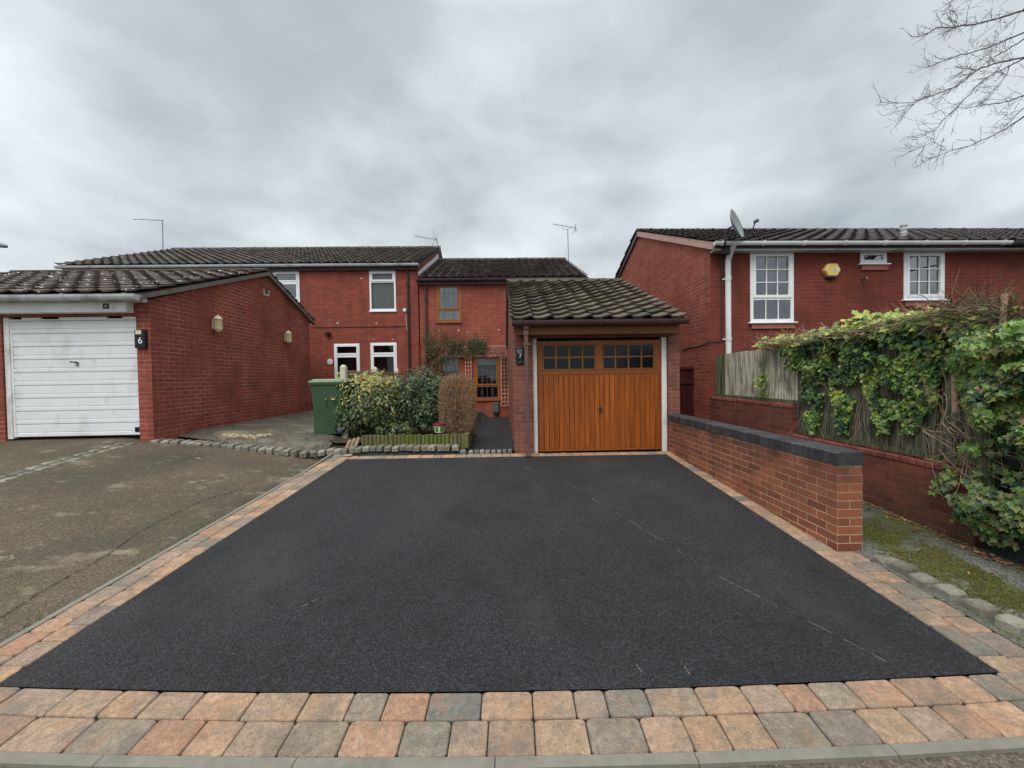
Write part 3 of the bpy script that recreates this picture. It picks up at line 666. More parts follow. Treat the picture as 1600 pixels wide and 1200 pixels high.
def GT(px, py):     # a point of the picture brought down onto the terrain
    d = ray(px, py); t = 1.0
    while t < 30:
        p = CP+d*t
        if p.z <= zt(p.x, p.y): break
        t += .01
    return (p.x, p.y)
old = bpy.data.objects['old_driveway']
o = strip('crack_line', [GT(*p) for p in [(0, 968), (60, 930), (120, 896), (170, 868), (215, 835), (270, 805), (320, 782), (380, 765)]], .020, M['crack2'], .011); o.parent = old
# light scattered patches (trodden mortar spots) on the old asphalt
pm = MB()
def blot(px, py, rx, ry, mbb, off=.010, n=14):
    c = GT(px, py); ang = random.random()*6; vs = [(c[0], c[1], zt(*c)+off)]
    for k in range(n):
        t = 2*math.pi*k/n; r_ = random.uniform(.55, 1.1); x = c[0]+rx*r_*math.cos(t); y = c[1]+ry*r_*math.sin(t); vs.append((x, y, zt(x, y)+off))
    mbb.add(vs, [(0, 1+k, 1+(k+1) % n) for k in range(n)])
for (px, py, rx, ry) in [(8, 875, .07, .05), (52, 888, .03, .02), (300, 755, .07, .05), (318, 752, .05, .03), (310, 717, .08, .04)]: blot(px, py, rx, ry, pm)
pmo = pm.build('pale_spots', M['spot2'], old, uv=False)
# granite drainage line between the two old drives
M['sett2'] = M['sett']
# right verge: moss and asphalt
quadsheet('verge', lambda y: 2.985+.06*ss(2.0, 1.2, y), lambda y: 4.6, lin(1.72, 3.35, .12), .002, M['verge_g'], 20)
quadsheet('side_passage', lambda y: 3.05, lambda y: 3.95, lin(3.35, 8.1, .3), .002, M['verge_g'], 8)
# garden and forecourt behind the setts
quadsheet('forecourt', lambda y: -6.1-.0*y, lambda y: -3.36+.05*noise.noise((0, y*3, 0)), lin(6.82, 12.9, .2), .004, M['dirt_c'], 24)
quadsheet('soil_bed', lambda y: -3.42, lambda y: -.86-.042*(y-7.05), lin(7.12, 12.9, .2), .012, M['soil'], 20)

# ------------------------------------------------------------------ paving blocks (laid surface)
def blockv(mb, q, th=.05, r=.012, f=zt, top=.004, mi=0):
    """q: four xy corners ccw; pillowed, tumbled block"""
    q = [Vector(p) for p in q]; c = sum(q, Vector((0, 0)))/4
    cutr = 0; tilt = (random.uniform(-.012, .012), random.uniform(-.012, .012)); dz = random.uniform(-.002, .002)
    def ring(ins, z, cut):
        out = []
        for i in range(4):
            p = q[i]; a = q[i-1]-p; b = q[(i+1) % 4]-p; la, lb = a.length, b.length; a.normalize(); b.normalize()
            base = p+a*ins+b*ins
            out.append(base+a*cut); out.append(base+a*cut*.3+b*cut*.3); out.append(base+b*cut)
        return [(p.x, p.y, f(p.x, p.y)+top+z+dz+tilt[0]*(p.x-c.x)+tilt[1]*(p.y-c.y)) for p in out]
    cut = random.uniform(.008, .024)
    r *= .6; r0 = ring(.0025, -th, cut); r1 = ring(.0025, -r, cut); r2 = ring(.0025+r*.5, -r*.25, cut); r3 = ring(.0025+r*1.2, 0, cut)
    vs = r0+r1+r2+r3; n = 12; fs = []
    for k in range(3):
        for i in range(n): fs.append((k*n+i, k*n+(i+1) % n, (k+1)*n+(i+1) % n, (k+1)*n+i))
    fs.append(tuple(3*n+i for i in range(n)))
    mb.add(vs, fs, mi)
pv = MB()
row1 = [-60, 39, 122, 197, 255, 324, 405, 487, 556, 609, 674, 754, 831, 894, 942, 1005, 1081, 1152, 1211, 1257, 1315, 1384, 1454, 1506, 1551, 1600]
row2 = [-40, 62, 156, 250, 326, 386, 463, 549, 635, 707, 764, 834, 914, 997, 1062, 1117, 1180, 1259, 1332, 1397, 1450, 1504, 1574]
def xs_on(line, pxs, yy):
    out = []
    for px in pxs:
        X = 0.0
        for _ in range(12):
            y = line(X); d = ray(px, yy); X = d.x/d.y*y
        out.append(X)
    return out
x1 = xs_on(yf, row1, 1078); x2 = xs_on(yf2, row2, 1128)
x1 = [x1[0]-1.0, x1[0]-.75, x1[0]-.5, x1[0]-.25]+x1+[x1[-1]+.2, x1[-1]+.42, x1[-1]+.6, x1[-1]+.8]; x2 = [x2[0]-.9, x2[0]-.7, x2[0]-.45, x2[0]-.2]+x2+[x2[-1]+.24, x2[-1]+.42, x2[-1]+.66, x2[-1]+.9]
for a, b in zip(x1, x1[1:]): blockv(pv, [(a, yf2(a)), (b, yf2(b)), (b, yf(b)-.004), (a, yf(a)-.004)])
for a, b in zip(x2, x2[1:]): blockv(pv, [(a, yk(a)), (b, yk(b)), (b, yf2(b)), (a, yf2(a))])
def course(xa, xb, y0, y1, lens=(.14, .19, .24), xf=None):
    y = y0+random.uniform(-.03, .0)
    while y < y1-.02:
        l = random.choice(lens)+random.uniform(-.006, .006); e = min(y+l, y1)
        if e > y1-.07: e = y1
        A, B = xa, xb
        fa = (lambda t: A(t)) if callable(A) else (lambda t: A); fb = (lambda t: B(t)) if callable(B) else (lambda t: B)
        blockv(pv, [(fa(y), max(y, y0)), (fb(y), max(y, y0)), (fb(e), e), (fa(e), e)]); y = e
course(-3.205, -3.03, 2.09, 6.86); course(-3.03, XL-.004, 2.09, 6.86)
course(XR+.004, lambda y: 2.80 if y < 3.35 else max(2.735, 2.83-.02*(y-3.35)), 2.06, 6.80)
course(2.80, 2.985, 2.06, 3.33)
x = XL
while x < XR-.02:      # far course before the garage
    l = random.choice((.14, .19, .24)); e = min(XR, x+l)
    blockv(pv, [(x, 6.605), (e, 6.605), (e, 6.79), (x, 6.79)]); x = e
struct(pv.build('block_paving', M['block'], uv=False))
jm = MB()
def jsheet(xa, xb, ya, yb, st=.3):
    X = lin(xa, xb, st)
    for a, b in zip(X, X[1:]):
        A0 = ya(a) if callable(ya) else ya; A1 = ya(b) if callable(ya) else ya; B0 = yb(a) if callable(yb) else yb; B1 = yb(b) if callable(yb) else yb
        nn = max(1, int((B0-A0)/.3))
        for k in range(nn):
            p = [(a, A0+(B0-A0)*k/nn), (b, A1+(B1-A1)*k/nn), (b, A1+(B1-A1)*(k+1)/nn), (a, A0+(B0-A0)*(k+1)/nn)]
            jm.quad(*[(q[0], q[1], zt(*q)-.012) for q in p])
jsheet(-4.6, 4.4, yk, yf); jsheet(-3.25, XL+.02, 2.02, 6.88, .2); jsheet(XR-.02, 3.03, 2.0, 6.8, .2); jsheet(XL, XR, 6.58, 6.82)
struct(jm.build('paving_joints', M['joint'], uv=False))
# concrete edging strips
em = MB()
def estrip(pts, wd, seg=.9, top=.006):
    for i in range(len(pts)-1):
        a, b = Vector(pts[i]), Vector(pts[i+1]); n = max(1, round((b-a).length/seg))
        for k in range(n):
            p, q = a.lerp(b, k/n), a.lerp(b, (k+1)/n); d = (q-p).normalized(); p = p+d*.002; q = q-d*.002; s_ = Vector((-d.y, d.x))*wd/2
            c = [p-s_, q-s_, q+s_, p+s_]; m_ = 4; vs = []
            for z in (-.09, top):
                for cc in c: vs.append((cc.x, cc.y, zt(cc.x, cc.y)+z))
            em.add(vs, [(4, 5, 6, 7), (0, 1, 5, 4), (1, 2, 6, 5), (2, 3, 7, 6), (3, 0, 4, 7)])
estrip([(-3.23, 1.8), (-3.23, 4.0), (-3.23, 6.9)], .045)
estrip([(x, yk(x)-.026) for x in lin(-4.5, 4.3, .9)], .048)
struct(em.build('kerb_edging', M['concrete'], uv=False))

# granite setts
st = MB()
def setts(pts, sp=.12, ln=.14, wd=.10, h=.06, jit=.01, off=.0):
    for i in range(len(pts)-1):
        a, b = Vector(pts[i]), Vector(pts[i+1]); n = max(1, round((b-a).length/sp))
        for k in range(n):
            c = a.lerp(b, (k+.5)/n); d = (b-a).normalized(); s_ = Vector((-d.y, d.x)); an = random.uniform(-.15, .15); ca, sa = math.cos(an), math.sin(an)
            d2 = d*ca+s_*sa; s2 = -d*sa+s_*ca; w_ = wd/2*random.uniform(.85, 1.08); l_ = ln/2*random.uniform(.85, 1.1); c = c+s_*random.uniform(-jit, jit)
            hh = h*random.uniform(.8, 1.2)+off; vs = []; z0 = zt(c.x, c.y)
            for (m_, z) in ((1.0, -.05), (1.0, hh-.022), (.82, hh-.004), (.5, hh)):
                for (p, q) in ((-1, -1), (0, -1.08), (1, -1), (1.06, 0), (1, 1), (0, 1.08), (-1, 1), (-1.06, 0)):
                    r_ = random.uniform(.93, 1.05); v = c+d2*w_*p*m_*r_+s2*l_*q*m_*r_; vs.append((v.x, v.y, z0+z+random.uniform(-.003, .003)))
            fs = [(r_*8+t, r_*8+(t+1) % 8, (r_+1)*8+(t+1) % 8, (r_+1)*8+t) for r_ in range(3) for t in range(8)]+[tuple(24+t for t in range(8))]
            st.add(vs, fs)
setts([(-6.02, 6.42), (-5.5, 6.56), (-4.9, 6.66), (-4.3, 6.72), (-3.62, 6.80), (-3.36, 6.9)], .125, .25, .11, .05, off=.0)
setts([(-3.35, 6.93), (-2.6, 7.0), (-.85, 7.0)], .13, .22, .112, .042, off=.0)
setts([(-.82, 7.0), (.0, 6.98)], .1, .10, .08, .035)
setts([(3.06, 3.22), (3.09, 2.8), (3.13, 2.3), (3.2, 1.8)], .15, .13, .118, .06, off=.0)
struct(st.build('granite_setts', M['sett'], uv=False))
st = MB()
setts([(-6.15, 6.25), (-6.05, 5.2), (-5.9, 4.2), (-5.75, 3.2)], .2, .11, .18, .012, .004, off=.004)
setts([(-6.27, 6.22), (-6.17, 5.2), (-6.02, 4.2), (-5.87, 3.2)], .2, .09, .18, .010, .004, off=.002)
struct(st.build('sett_channel', M['sett'], uv=False))

# ------------------------------------------------------------------ buildings
def shell(parent, mats, U0, U1, D, base, we, wr, vr, holes, v_front=0.0, side_mi=0, name='wall', depth=.09, wb=None):
    """front wall with openings, two gable ends, rear wall"""
    mb = MB(); wb = we if wb is None else wb
    wallface(mb, U0, U1, base, we, v_front, holes, depth, 0)
    for u, flip in ((U0, 1), (U1, 0)):
        pts = [(u, v_front, base), (u, D, base), (u, D, wb), (u, vr, wr), (u, v_front, we)]
        if flip: pts = pts[::-1]
        mb.add(pts, [tuple(range(5))], side_mi)
    mb.quad((U1, D, base), (U0, D, base), (U0, D, wb), (U1, D, wb), 0)
    return mb.build(name, mats, parent)

# ---- number 6: two storey terrace
A = P(657, 600, 13.0); h6 = Fr(A.x, A.y, 1.5)
H6 = empty('terraced_house', (A.x, A.y, 0), 1.5, 'two storey red brick house with white windows behind the green wheelie bin', 'house')
def px_rect(F_, p0, p1, v=0):
    a = F_.fr(*p0, v); b = F_.fr(*p1, v); return (min(a[0], b[0]), min(a[1], b[1]), max(a[0], b[0]), max(a[1], b[1]))
wA = px_rect(h6, (425.5, 423.5), (468.5, 470)); wB = px_rect(h6, (576.5, 422.8), (619, 485)); wC = px_rect(h6, (521.5, 537), (563, 598)); wD = px_rect(h6, (578.5, 535.5), (621, 598))
dC = (wC[0], wC[1]-.0, wC[2], wC[3])
hol = [wA, wB, wC, wD]
shell(H6, M['brick_h6'], -11.45, -.02, 8.6, .3, 5.42, 7.38, 4.33, hol)
ws = dict(fm=M['white_frame'])
for r_, sp_, cu in ((wA, [(0, .62, True), (.62, 1, True)], None), (wB, [(0, .72, False), (.72, 1, True)], ('net', .0, 1.0, 0.0, 1.0)), (wC, [(0, .70, True), (.70, 1, True)], None), (wD, [(0, .70, True), (.70, 1, True)], None)):
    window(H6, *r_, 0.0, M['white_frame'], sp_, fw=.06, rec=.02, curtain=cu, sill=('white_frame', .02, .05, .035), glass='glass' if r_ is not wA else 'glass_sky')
tiles(H6, M['tile_h'], -11.62, .10, -.16, 5.47, 4.33, 7.44, .30, .335, .036)
tiles(H6, M['tile_h'], -11.62, .10, 8.8, 5.47, 4.33, 7.46, .6, .5, .05, name='rear_roof_tiles')
ridge(H6, M['ridge'], -11.62, .10, 4.33, 7.50)
gutter(H6, M['grey_gutter'], -11.6, .05, -.19, 5.43, clips=1.0)
b = MB(); b.box(-11.5, -.10, 5.28, .02, -.012, 5.47); b.box(-11.5, -.16, 5.40, .02, -.09, 5.45); b.build('fascia', M['dark_pl'], H6)
u_ = h6.fr(640, 560)[0]; pipe(H6, M['dark_pl'], u_, -.06, .5, 5.40, .034, clips=3)
b = MB()     # white mortar flashing under the stepped verge, on the gable above number 7
for k in range(9):
    t0, t1 = k/9, (k+1)/9; v0_, v1_ = -.1+4.4*t0, -.1+4.4*t1; z0_, z1_ = 5.0+2.0*t0, 5.0+2.0*t1
    j = random.uniform(-.02, .03)
    b.quad((.012, v0_, z0_), (.012, v1_, z1_), (.012, v1_, z1_+.20+j), (.012, v0_, z0_+.20+j))
b.build('flashing', M['wpatch'], H6)
b = MB(); b.add([(.03, -.12, 5.30), (.03, 4.33, 7.30), (.03, 4.33, 7.47), (.03, -.12, 5.47), (-.01, -.12, 5.30), (-.01, 4.33, 7.30), (-.01, 4.33, 7.47), (-.01, -.12, 5.47)], [(0, 1, 2, 3), (7, 6, 5, 4), (0, 4, 5, 1), (3, 2, 6, 7), (0, 3, 7, 4)]); b.build('verge', M['brick_h6'], H6)
# pale course line of old plaster spots and drip line
for px, py, r_ in ((527.5, 505, .03), (588, 505.5, .025), (564.5, 435, .03), (583.5, 530, .02), (614.5, 530, .02)):
    u, wv_ = h6.fr(px, py); b = MB(); b.box(u-r_, -.006, wv_-r_*.8, u+r_, .0, wv_+r_*.8, bv=.004); b.build('filler_spot', M['wpatch'], H6)
u0_, w0_ = h6.fr(487, 512); u1_, w1_ = h6.fr(634, 509.5)
b = MB(); b.box(u0_, -.012, w0_-.012, u1_, .0, w0_+.012); b.build('damp_course', M['crack'], H6)
u, wv_ = h6.fr(513.5, 521)
wl = empty('wall_light', (A.x+h6.u.x*u-h6.v.x*.0, A.y+h6.u.y*u, wv_), 1.5, 'small dark wall light on brick left of the white ground floor windows', 'wall light')
b = MB(); b.box(-.09, -.13, -.04, .09, -.004, .05, bv=.02); b.build('casing', M['dark_pl'], wl); b = MB(); b.box(-.07, -.11, -.075, .07, -.02, -.04, bv=.01); b.build('lens', M['glass_sky'], wl)
u, wv_ = h6.fr(516, 565)
q = empty('house_number_plaque', (A.x+h6.u.x*u, A.y+h6.u.y*u, wv_), 1.5, 'small round white plaque on brick beside the ground floor window', 'number plaque')
b = MB(); b.tube([(0, -.003, 0), (0, -.02, 0)], .095, 20); b.build('plate', M['white_pl'], q); text(q, '6', (0, -.0225, -.02), .09, 'dark_pl', .001)
u, wv_ = h6.fr(632.5, 484.5)
q = empty('flood_sensor', (A.x+h6.u.x*u, A.y+h6.u.y*u, wv_), 1.5, 'small round white sensor beside the dark downpipe below the upstairs window', 'sensor')
b = MB(); b.tube([(0, -.003, 0), (0, -.05, 0)], .06, 16); b.build('casing', M['white_pl'], q); b = MB(); b.tube([(.03, -.008, -.05), (.05, -.008, -.6), (.09, -.008, -.7)], .006, 5); b.build('cable', M['white_pl'], q)

# ---- number 7: lower terraced house
H7 = empty('terraced_house', (A.x, A.y, 0), 1.5, 'two storey red brick house with brown leaded windows and trellis behind the orange garage', 'house')
h7 = h6
gA = px_rect(h7, (681.5, 443.5), (720.5, 502)); gB = px_rect(h7, (684, 555), (722.5, 623.5)); gC = px_rect(h7, (740.5, 555), (781, 623.5))
shell(H7, M['brick_h7'], .02, 5.6, 8.6, .1, 4.92, 6.85, 4.33, [gA, gB, gC], v_front=.012)
for i, (r_, cu, gl) in enumerate(((gA, ('net', 0, .22, .34, 1), 'glass_sky'), (gB, ('net', 0, 1, .62, 1.), 'glass'), (gC, ('net', 0, 1, .76, 1.), 'glass'))):
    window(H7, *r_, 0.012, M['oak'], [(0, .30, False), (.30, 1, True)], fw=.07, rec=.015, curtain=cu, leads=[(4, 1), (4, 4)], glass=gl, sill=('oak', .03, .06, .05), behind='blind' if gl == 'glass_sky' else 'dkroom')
tiles(H7, M['tile_h'], .04, 5.70, -.16, 4.96, 4.33, 6.90, .30, .335, .036)
tiles(H7, M['tile_h'], .04, 5.70, 8.8, 4.96, 4.33, 6.93, .6, .5, .05, name='rear_roof_tiles')
ridge(H7, M['ridge'], .04, 5.70, 4.33, 6.95)
gutter(H7, M['brown_pl'], -.04, 5.70, -.19, 4.92, clips=1.0)
b = MB(); b.box(-.03, -.10, 4.78, 5.62, -.002, 4.955); b.build('fascia', M['brown_pl'], H7)
u_ = h7.fr(667.5, 560)[0]; pipe(H7, M['brown_pl'], u_, -.055, .3, 4.90, .034, clips=3)
for px, py, r_ in ((687, 517, .025), (716.5, 516, .03), (779.5, 515.5, .028), (731, 519, .02)):
    u, wv_ = h7.fr(px, py); b = MB(); b.box(u-r_, .004, wv_-r_*.8, u+r_, .014, wv_+r_*.8, bv=.004); b.build('filler_spot', M['wpatch'], H7)
def onf(F_, u, v, w): p = F_.o+F_.u*u+F_.v*v; return (p.x, p.y, w)
# trellis
u0_, w0_ = h7.fr(727, 557); u1_, w1_ = h7.fr(738, 640); u2_, _ = h7.fr(783, 600); u3_, _ = h7.fr(794, 600); _, wt = h7.fr(760, 541); _, wb_ = h7.fr(785, 634); ua_, _ = h7.fr(690, 550)
T = empty('trellis', onf(h7, (u0_+u3_)/2, -.03, .3), 1.5, 'faded red brown wooden trellis arched around the ground floor window', 'trellis')
def mbT(): return MB()
um = (u0_+u3_)/2
for (a, b_) in ((u0_, u1_), (u2_, u3_)):
    b = MB(); z0_, z1_ = wb_-.3, w0_-.3; b.box(a-um, -.05, z0_, a-um+.02, -.03, z1_); b.box(b_-um-.02, -.05, z0_, b_-um, -.03, z1_)
    m_ = (a+b_)/2-um; b.box(m_-.008, -.048, z0_, m_+.008, -.032, z1_)
    k = z0_
    while k < z1_: b.box(a-um-.02, -.032, k, b_-um+.02, -.018, k+.018); k += .135
    b.build('upright_panel', M['trellis'], T)
b = MB(); zt0, zt1 = w0_-.3, wt-.3
b.box(ua_-um, -.05, zt0-.01, u3_-um+.02, -.03, zt0+.012); b.box(ua_-um, -.05, zt1-.012, u3_-um+.02, -.03, zt1+.012)
k = ua_-um
while k < u3_-um-.1:
    for s_ in (1, -1):
        a0, a1 = (k, k+.24) if s_ > 0 else (k+.24, k)
        b.tube([(a0, -.04+.012*s_, zt0), (a1, -.04+.012*s_, zt1)], .009, 4)
    k += .085
b.build('lattice_head', M['trellis'], T)
u, wv_ = h7.fr(774.5, 636)
q = empty('meter_box', onf(h7, u, -.0, wv_-.16), 1.5, 'small grey green meter box on brick beneath the leaded window', 'meter box')
b = MB(); b.box(-.10, -.12, 0, .10, .008, .30, bv=.012); b.build('box_body', M['meter'], q); b = MB(); b.box(-.105, -.135, .27, .105, .004, .315, bv=.01); b.build('box_lid', M['meter'], q); b = MB(); b.box(-.07, -.10, -.09, .07, 0, -.002, bv=.01); b.build('pipe_entry', M['dark_pl'], q)

# ---- garage 7
B0 = P(805, 708, 6.8); g7 = Fr(B0.x, B0.y, 1.5)
G7 = empty('garage', (B0.x, B0.y, 0), 1.5, 'garage with golden oak door and mossy pantile roof behind the black driveway', 'garage')
W7 = 2.965; d0, d1 = .42, 2.66; dt = 2.335
shell(G7, M['brick_g7'], 0, W7, 6.15, .1, 2.60, 4.02, 3.28, [(d0-.085, .1, d1+.10, dt)], depth=.22, wb=2.62)
tiles(G7, M['tile7'], -.05, W7-.015, -.30, 2.585, 3.28, 4.115, .335, .30, .044, .020, .030)
tiles(G7, M['tile7'], -.05, W7-.015, 6.35, 2.66, 3.28, 4.13, .335, .30, .044, .020, .030, name='rear_roof_tiles')
ridge(G7, M['ridge'], -.05, W7-.015, 3.28, 4.15, rad=.10)
# verge: bargeboard and mortar bed on each end
for u in (-.045, W7-.055):
    b = MB()
    for (va, wa, vb, wb2) in ((-.28, 2.585, 3.28, 4.10), (6.33, 2.63, 3.28, 4.10)):
        b.add([(u, va, wa-.06), (u+.045, va, wa-.06), (u+.045, vb, wb2-.06), (u, vb, wb2-.06), (u, va, wa+.045), (u+.045, va, wa+.045), (u+.045, vb, wb2+.045), (u, vb, wb2+.045)],
              [(0, 1, 2, 3), (4, 7, 6, 5), (0, 3, 7, 4), (1, 5, 6, 2), (0, 4, 5, 1), (3, 2, 6, 7)])
    b.build('verge', M['verge'], G7)
gutter(G7, M['brown_pl'], -.03, W7-.01, -.34, 2.565, r=.058, clips=.62)
b = MB(); b.box(.07, -.19, 2.37, W7-.10, -.005, 2.545, bv=.006); b.build('fascia', M['beam'], G7)
b = MB(); b.box(.0, -.28, 2.555, W7, -.001, 2.585); b.build('soffit', M['beam'], G7)
pipe(G7, M['brown7'], .205, -.26, .30, 2.55, .034, square=True, clips=3)
for c in (.37, 1.25, 2.2): b = MB(); b.box(.205-.02, -.22, c, .205+.02, -.002, c+.03); b.build('pipe_bracket', M['brown_pl'], G7)
for (a, c) in ((d0-.078, d0-.008), (d1+.006, d1+.094)):
    b = MB(); b.box(a, .05, .26, c, .14, dt-.004, bv=.006); b.build('door_jamb', M['white_paint'], G7)
DZ = .305
D7 = MB(); fz0 = DZ; fz1 = 2.285; yd = .075
D7.box(d0+.0, yd, fz0, d0+.018, yd+.05, fz1); D7.box(d1-.018, yd, fz0, d1, yd+.05, fz1); D7.box(d0, yd+.002, fz1-.07, d1, yd+.05, fz1, bv=.004); D7.box(d0, yd+.002, fz0, d1, yd+.05, fz0+.03)
zb = DZ+1.37     # top of boards
D7.box(d0+.018, yd+.001, zb, d1-.018, yd+.046, zb+.085, bv=.004); D7.box(d0+.018, yd+.003, zb+.085, d0+.10, yd+.046, fz1-.07, bv=.004); D7.box(d1-.12, yd+.003, zb+.085, d1-.018, yd+.046, fz1-.07, bv=.004)
mid = (d0+d1)/2-.005; D7.box(mid-.06, yd+.003, zb+.085, mid+.06, yd+.046, fz1-.07, bv=.004)
dr = D7.build('garage_door', M['door_frame'], G7)
b = MB(); nb = 24; bw_ = (d1-d0-.04)/nb
for k in range(nb):
    a = d0+.02+k*bw_; b.box(a+.0035, yd+.004+random.uniform(0, .0015), fz0+.03, a+bw_-.0035, yd+.03, zb, bv=.0035)
b.build('door_boards', M['door_or'], dr)
b = MB(); b.quad((d0+.02, yd+.02, fz0), (d1-.02, yd+.02, fz0), (d1-.02, yd+.02, zb), (d0+.02, yd+.02, zb)); b.build('board_backing', M['crack'], dr)
for (a, c) in ((d0+.10, mid-.06), (mid+.06, d1-.12)):
    z0_, z1_ = zb+.085, fz1-.07; f = MB(); t = .014
    f.box(a, yd-.006, z0_, a+.022, yd+.03, z1_, bv=.003); f.box(c-.022, yd-.006, z0_, c, yd+.03, z1_, bv=.003); f.box(a+.022, yd-.005, z0_, c-.022, yd+.03, z0_+.022, bv=.003); f.box(a+.022, yd-.005, z1_-.022, c-.022, yd+.03, z1_, bv=.003)
    for k in (1, 2, 3): x = a+(c-a)*k/4; f.box(x-t, yd-.003, z0_+.022, x+t, yd+.02, z1_-.022, bv=.003)
    m_ = (z0_+z1_)/2; f.box(a+.022, yd-.0015, m_-t, c-.022, yd+.02, m_+t, bv=.003)
    fo = f.build('door_window', M['beam'], dr)
    f = MB(); f.quad((a+.01, yd+.012, z0_+.01), (c-.01, yd+.012, z0_+.01), (c-.01, yd+.012, z1_-.01), (a+.01, yd+.012, z1_-.01)); f.build('pane', M['dglass'] if 'dglass' in M else M.setdefault('dglass', m_plain('dark_door_glass', S(20, 22, 26), .15, .1, 3, spec=.3)), fo)
hx = mid+.01; b = MB(); b.box(hx-.02, yd-.012, 1.0, hx+.02, yd+.002, 1.09, bv=.006); b.tube([(hx, yd-.01, 1.06), (hx, yd-.045, 1.06)], .011, 8); b.tube([(hx-.035, yd-.05, 1.06), (hx+.04, yd-.045, 1.062)], .011, 8); b.build('door_handle', M['darkmetal'], dr)
b = MB(); b.box(d0-.09, .12, .25, d1+.1, .22, dt+.001, 0); b.build('reveal_shadow_lining', M['dkroom'], G7) if False else None
b = MB(); b.quad((d0-.084, .2, .1), (d1+.098, .2, .1), (d1+.098, .2, dt), (d0-.084, .2, dt)); b.build('door_backing', M['dkroom'], G7)
# number sign 7
s_ = g7.fr(812.8, 556.5, -.0)
q = empty('house_number_sign', onf(g7, s_[0], 0, s_[1]), 1.5, 'black slate sign reading 7 on the brick pier left of the orange garage door', 'number sign')
b = MB(); b.box(-.075, -.03, -.145, .075, -.004, .145, bv=.006); b.build('slate', M['black'], q)
text(q, '7', (0.0, -.031, 0.0), .10, 'white_num', .001); b = MB(); b.box(-.055, -.034, .05, .04, -.029, .125, bv=.003); b.build('picture_panel', M['metal'], q); b = MB(); b.box(-.055, -.033, -.110, .05, -.029, -.100); b.build('small_lettering', M['metal'], q)

# ---- garage 6
C0 = P(240, 680, 6.35); g6 = Fr(C0.x, C0.y, 1.5)
G6 = empty('garage', (C0.x, C0.y, 0), 1.5, 'garage with white ribbed door and lichen spotted roof by the old driveway', 'garage')
W6 = -5.95; e0, e1, eb, et = -2.262, -.222, .785, 2.74
shell(G6, M['brick_g6'], W6, 0, 5.28, .5, 3.02, 4.27, 3.18, [(e0-.11, .5, e1+.0, 2.76), (-5.5, .5, -3.3, 2.76)], depth=.2, wb=3.42)
gsl = (4.33-3.07)/(3.18+.22)
tiles(G6, M['tile_g6'], W6-.05, .09, -.22, 3.07, 3.18, 4.33, .335, .36, .028, .016, .028)
tiles(G6, M['tile_g6'], W6-.05, .09, 5.5, 3.42, 3.18, 4.33, .335, .36, .028, .016, .028, name='rear_roof_tiles')
b = MB(); b.box(W6, 3.04, 4.335, .08, 3.20, 4.395, bv=.02); b.box(W6, 3.20, 4.30, .08, 3.30, 4.37, bv=.01); b.build('ridge', M['ridge'], G6)
b = MB()
for (va, wa, vb, wb2) in ((-.2, 3.04, 3.18, 4.30), (5.48, 3.39, 3.18, 4.30)):
    u = .004
    b.add([(u, va, wa-.05), (u+.08, va, wa-.05), (u+.08, vb, wb2-.05), (u, vb, wb2-.05), (u, va, wa+.03), (u+.08, va, wa+.03), (u+.08, vb, wb2+.03), (u, vb, wb2+.03)],
          [(0, 1, 2, 3), (4, 7, 6, 5), (0, 3, 7, 4), (1, 5, 6, 2), (0, 4, 5, 1), (3, 2, 6, 7)])
b.build('verge', M['verge'], G6)
gutter(G6, M['grey_gutter'], W6, .05, -.26, 3.02, r=.06, clips=.95)
b = MB(); b.box(W6, -.14, 2.80, -.24, -.004, 2.965, bv=.008); b.box(W6, -.10, 2.966, -.02, -.006, 3.03); b.build('fascia', M['white_pl'], G6)
b = MB(); b.box(-.44, -.143, 2.80, -.435, -.139, 2.965); b.build('fascia_joint', M['grey_gutter'], G6)
b = MB(); b.box(-.6, -.150, 2.85, -.505, -.139, 2.935, bv=.003); sg = b.build('plate', M['black'], G6); text(G6, '6', (-.545, -.1515, 2.893), .06, 'white_num', .0006)
b = MB(); b.box(e0-.10, .02, .76, e0-.01, .10, 2.755, bv=.005); b.build('door_jamb', M['white_paint'], G6)
b = MB(); b.box(e0-.01, .03, 2.70, e1-.002, .05, 2.722); 
for a, c in ((.09, .24), (.38, .76), (.88, .985)):
    b.box(e0+(e1-e0)*a, .028, 2.715, e0+(e1-e0)*c, .06, 2.752, bv=.003)
b.build('head_strip', M['white_pl'], G6)
Dd = MB(); z = eb; ribs = [.10, .09]*20; zz_ = eb+.0; tot = 2.70-eb
pat = []; hh_ = tot/9
pr = [(.055, eb)]
for k in range(9):
    b0 = eb+hh_*k; pr += [(.030, b0+.012), (.030, b0+hh_*.33-.008), (.046, b0+hh_*.33-.002), (.046, b0+hh_*.33+.006), (.036, b0+hh_*.33+.014), (.034, b0+hh_-.014), (.050, b0+hh_-.006)]
pr += [(.055, 2.70)]
pr2 = pr+[(.09, 2.70), (.09, eb)]
Dd.xprof(pr2[::-1], e0+.03, e1-.004); Dd.box(e0-.008, .028, eb, e0+.03, .09, 2.70, bv=.004)
dr6 = Dd.build('garage_door', M['wdoor'] if 'wdoor' in M else M.setdefault('wdoor', m_plain('white_garage_door_paint', S(226, 228, 230), .4, .04, 4, dirt=S(168, 164, 150), dirtamt=.55)), G6)
hx = (e0+e1)/2; b = MB(); b.box(hx-.0, .015, 1.99, hx+.05, .032, 2.01, bv=.004); b.tube([(hx-.04, -.012, 2.015), (hx+.05, -.012, 2.005)], [.012, .008], 8); b.tube([(hx+.02, .03, 2.01), (hx+.02, -.012, 2.01)], .008, 8); b.box(hx+.022, .022, 1.945, hx+.034, .031, 1.975); b.build('door_handle', M['darkmetal'], dr6)
b = MB(); b.box(e1-.10, .024, eb+.055, e1-.02, .032, eb+.135); b.build('sticker', M['black'], dr6)
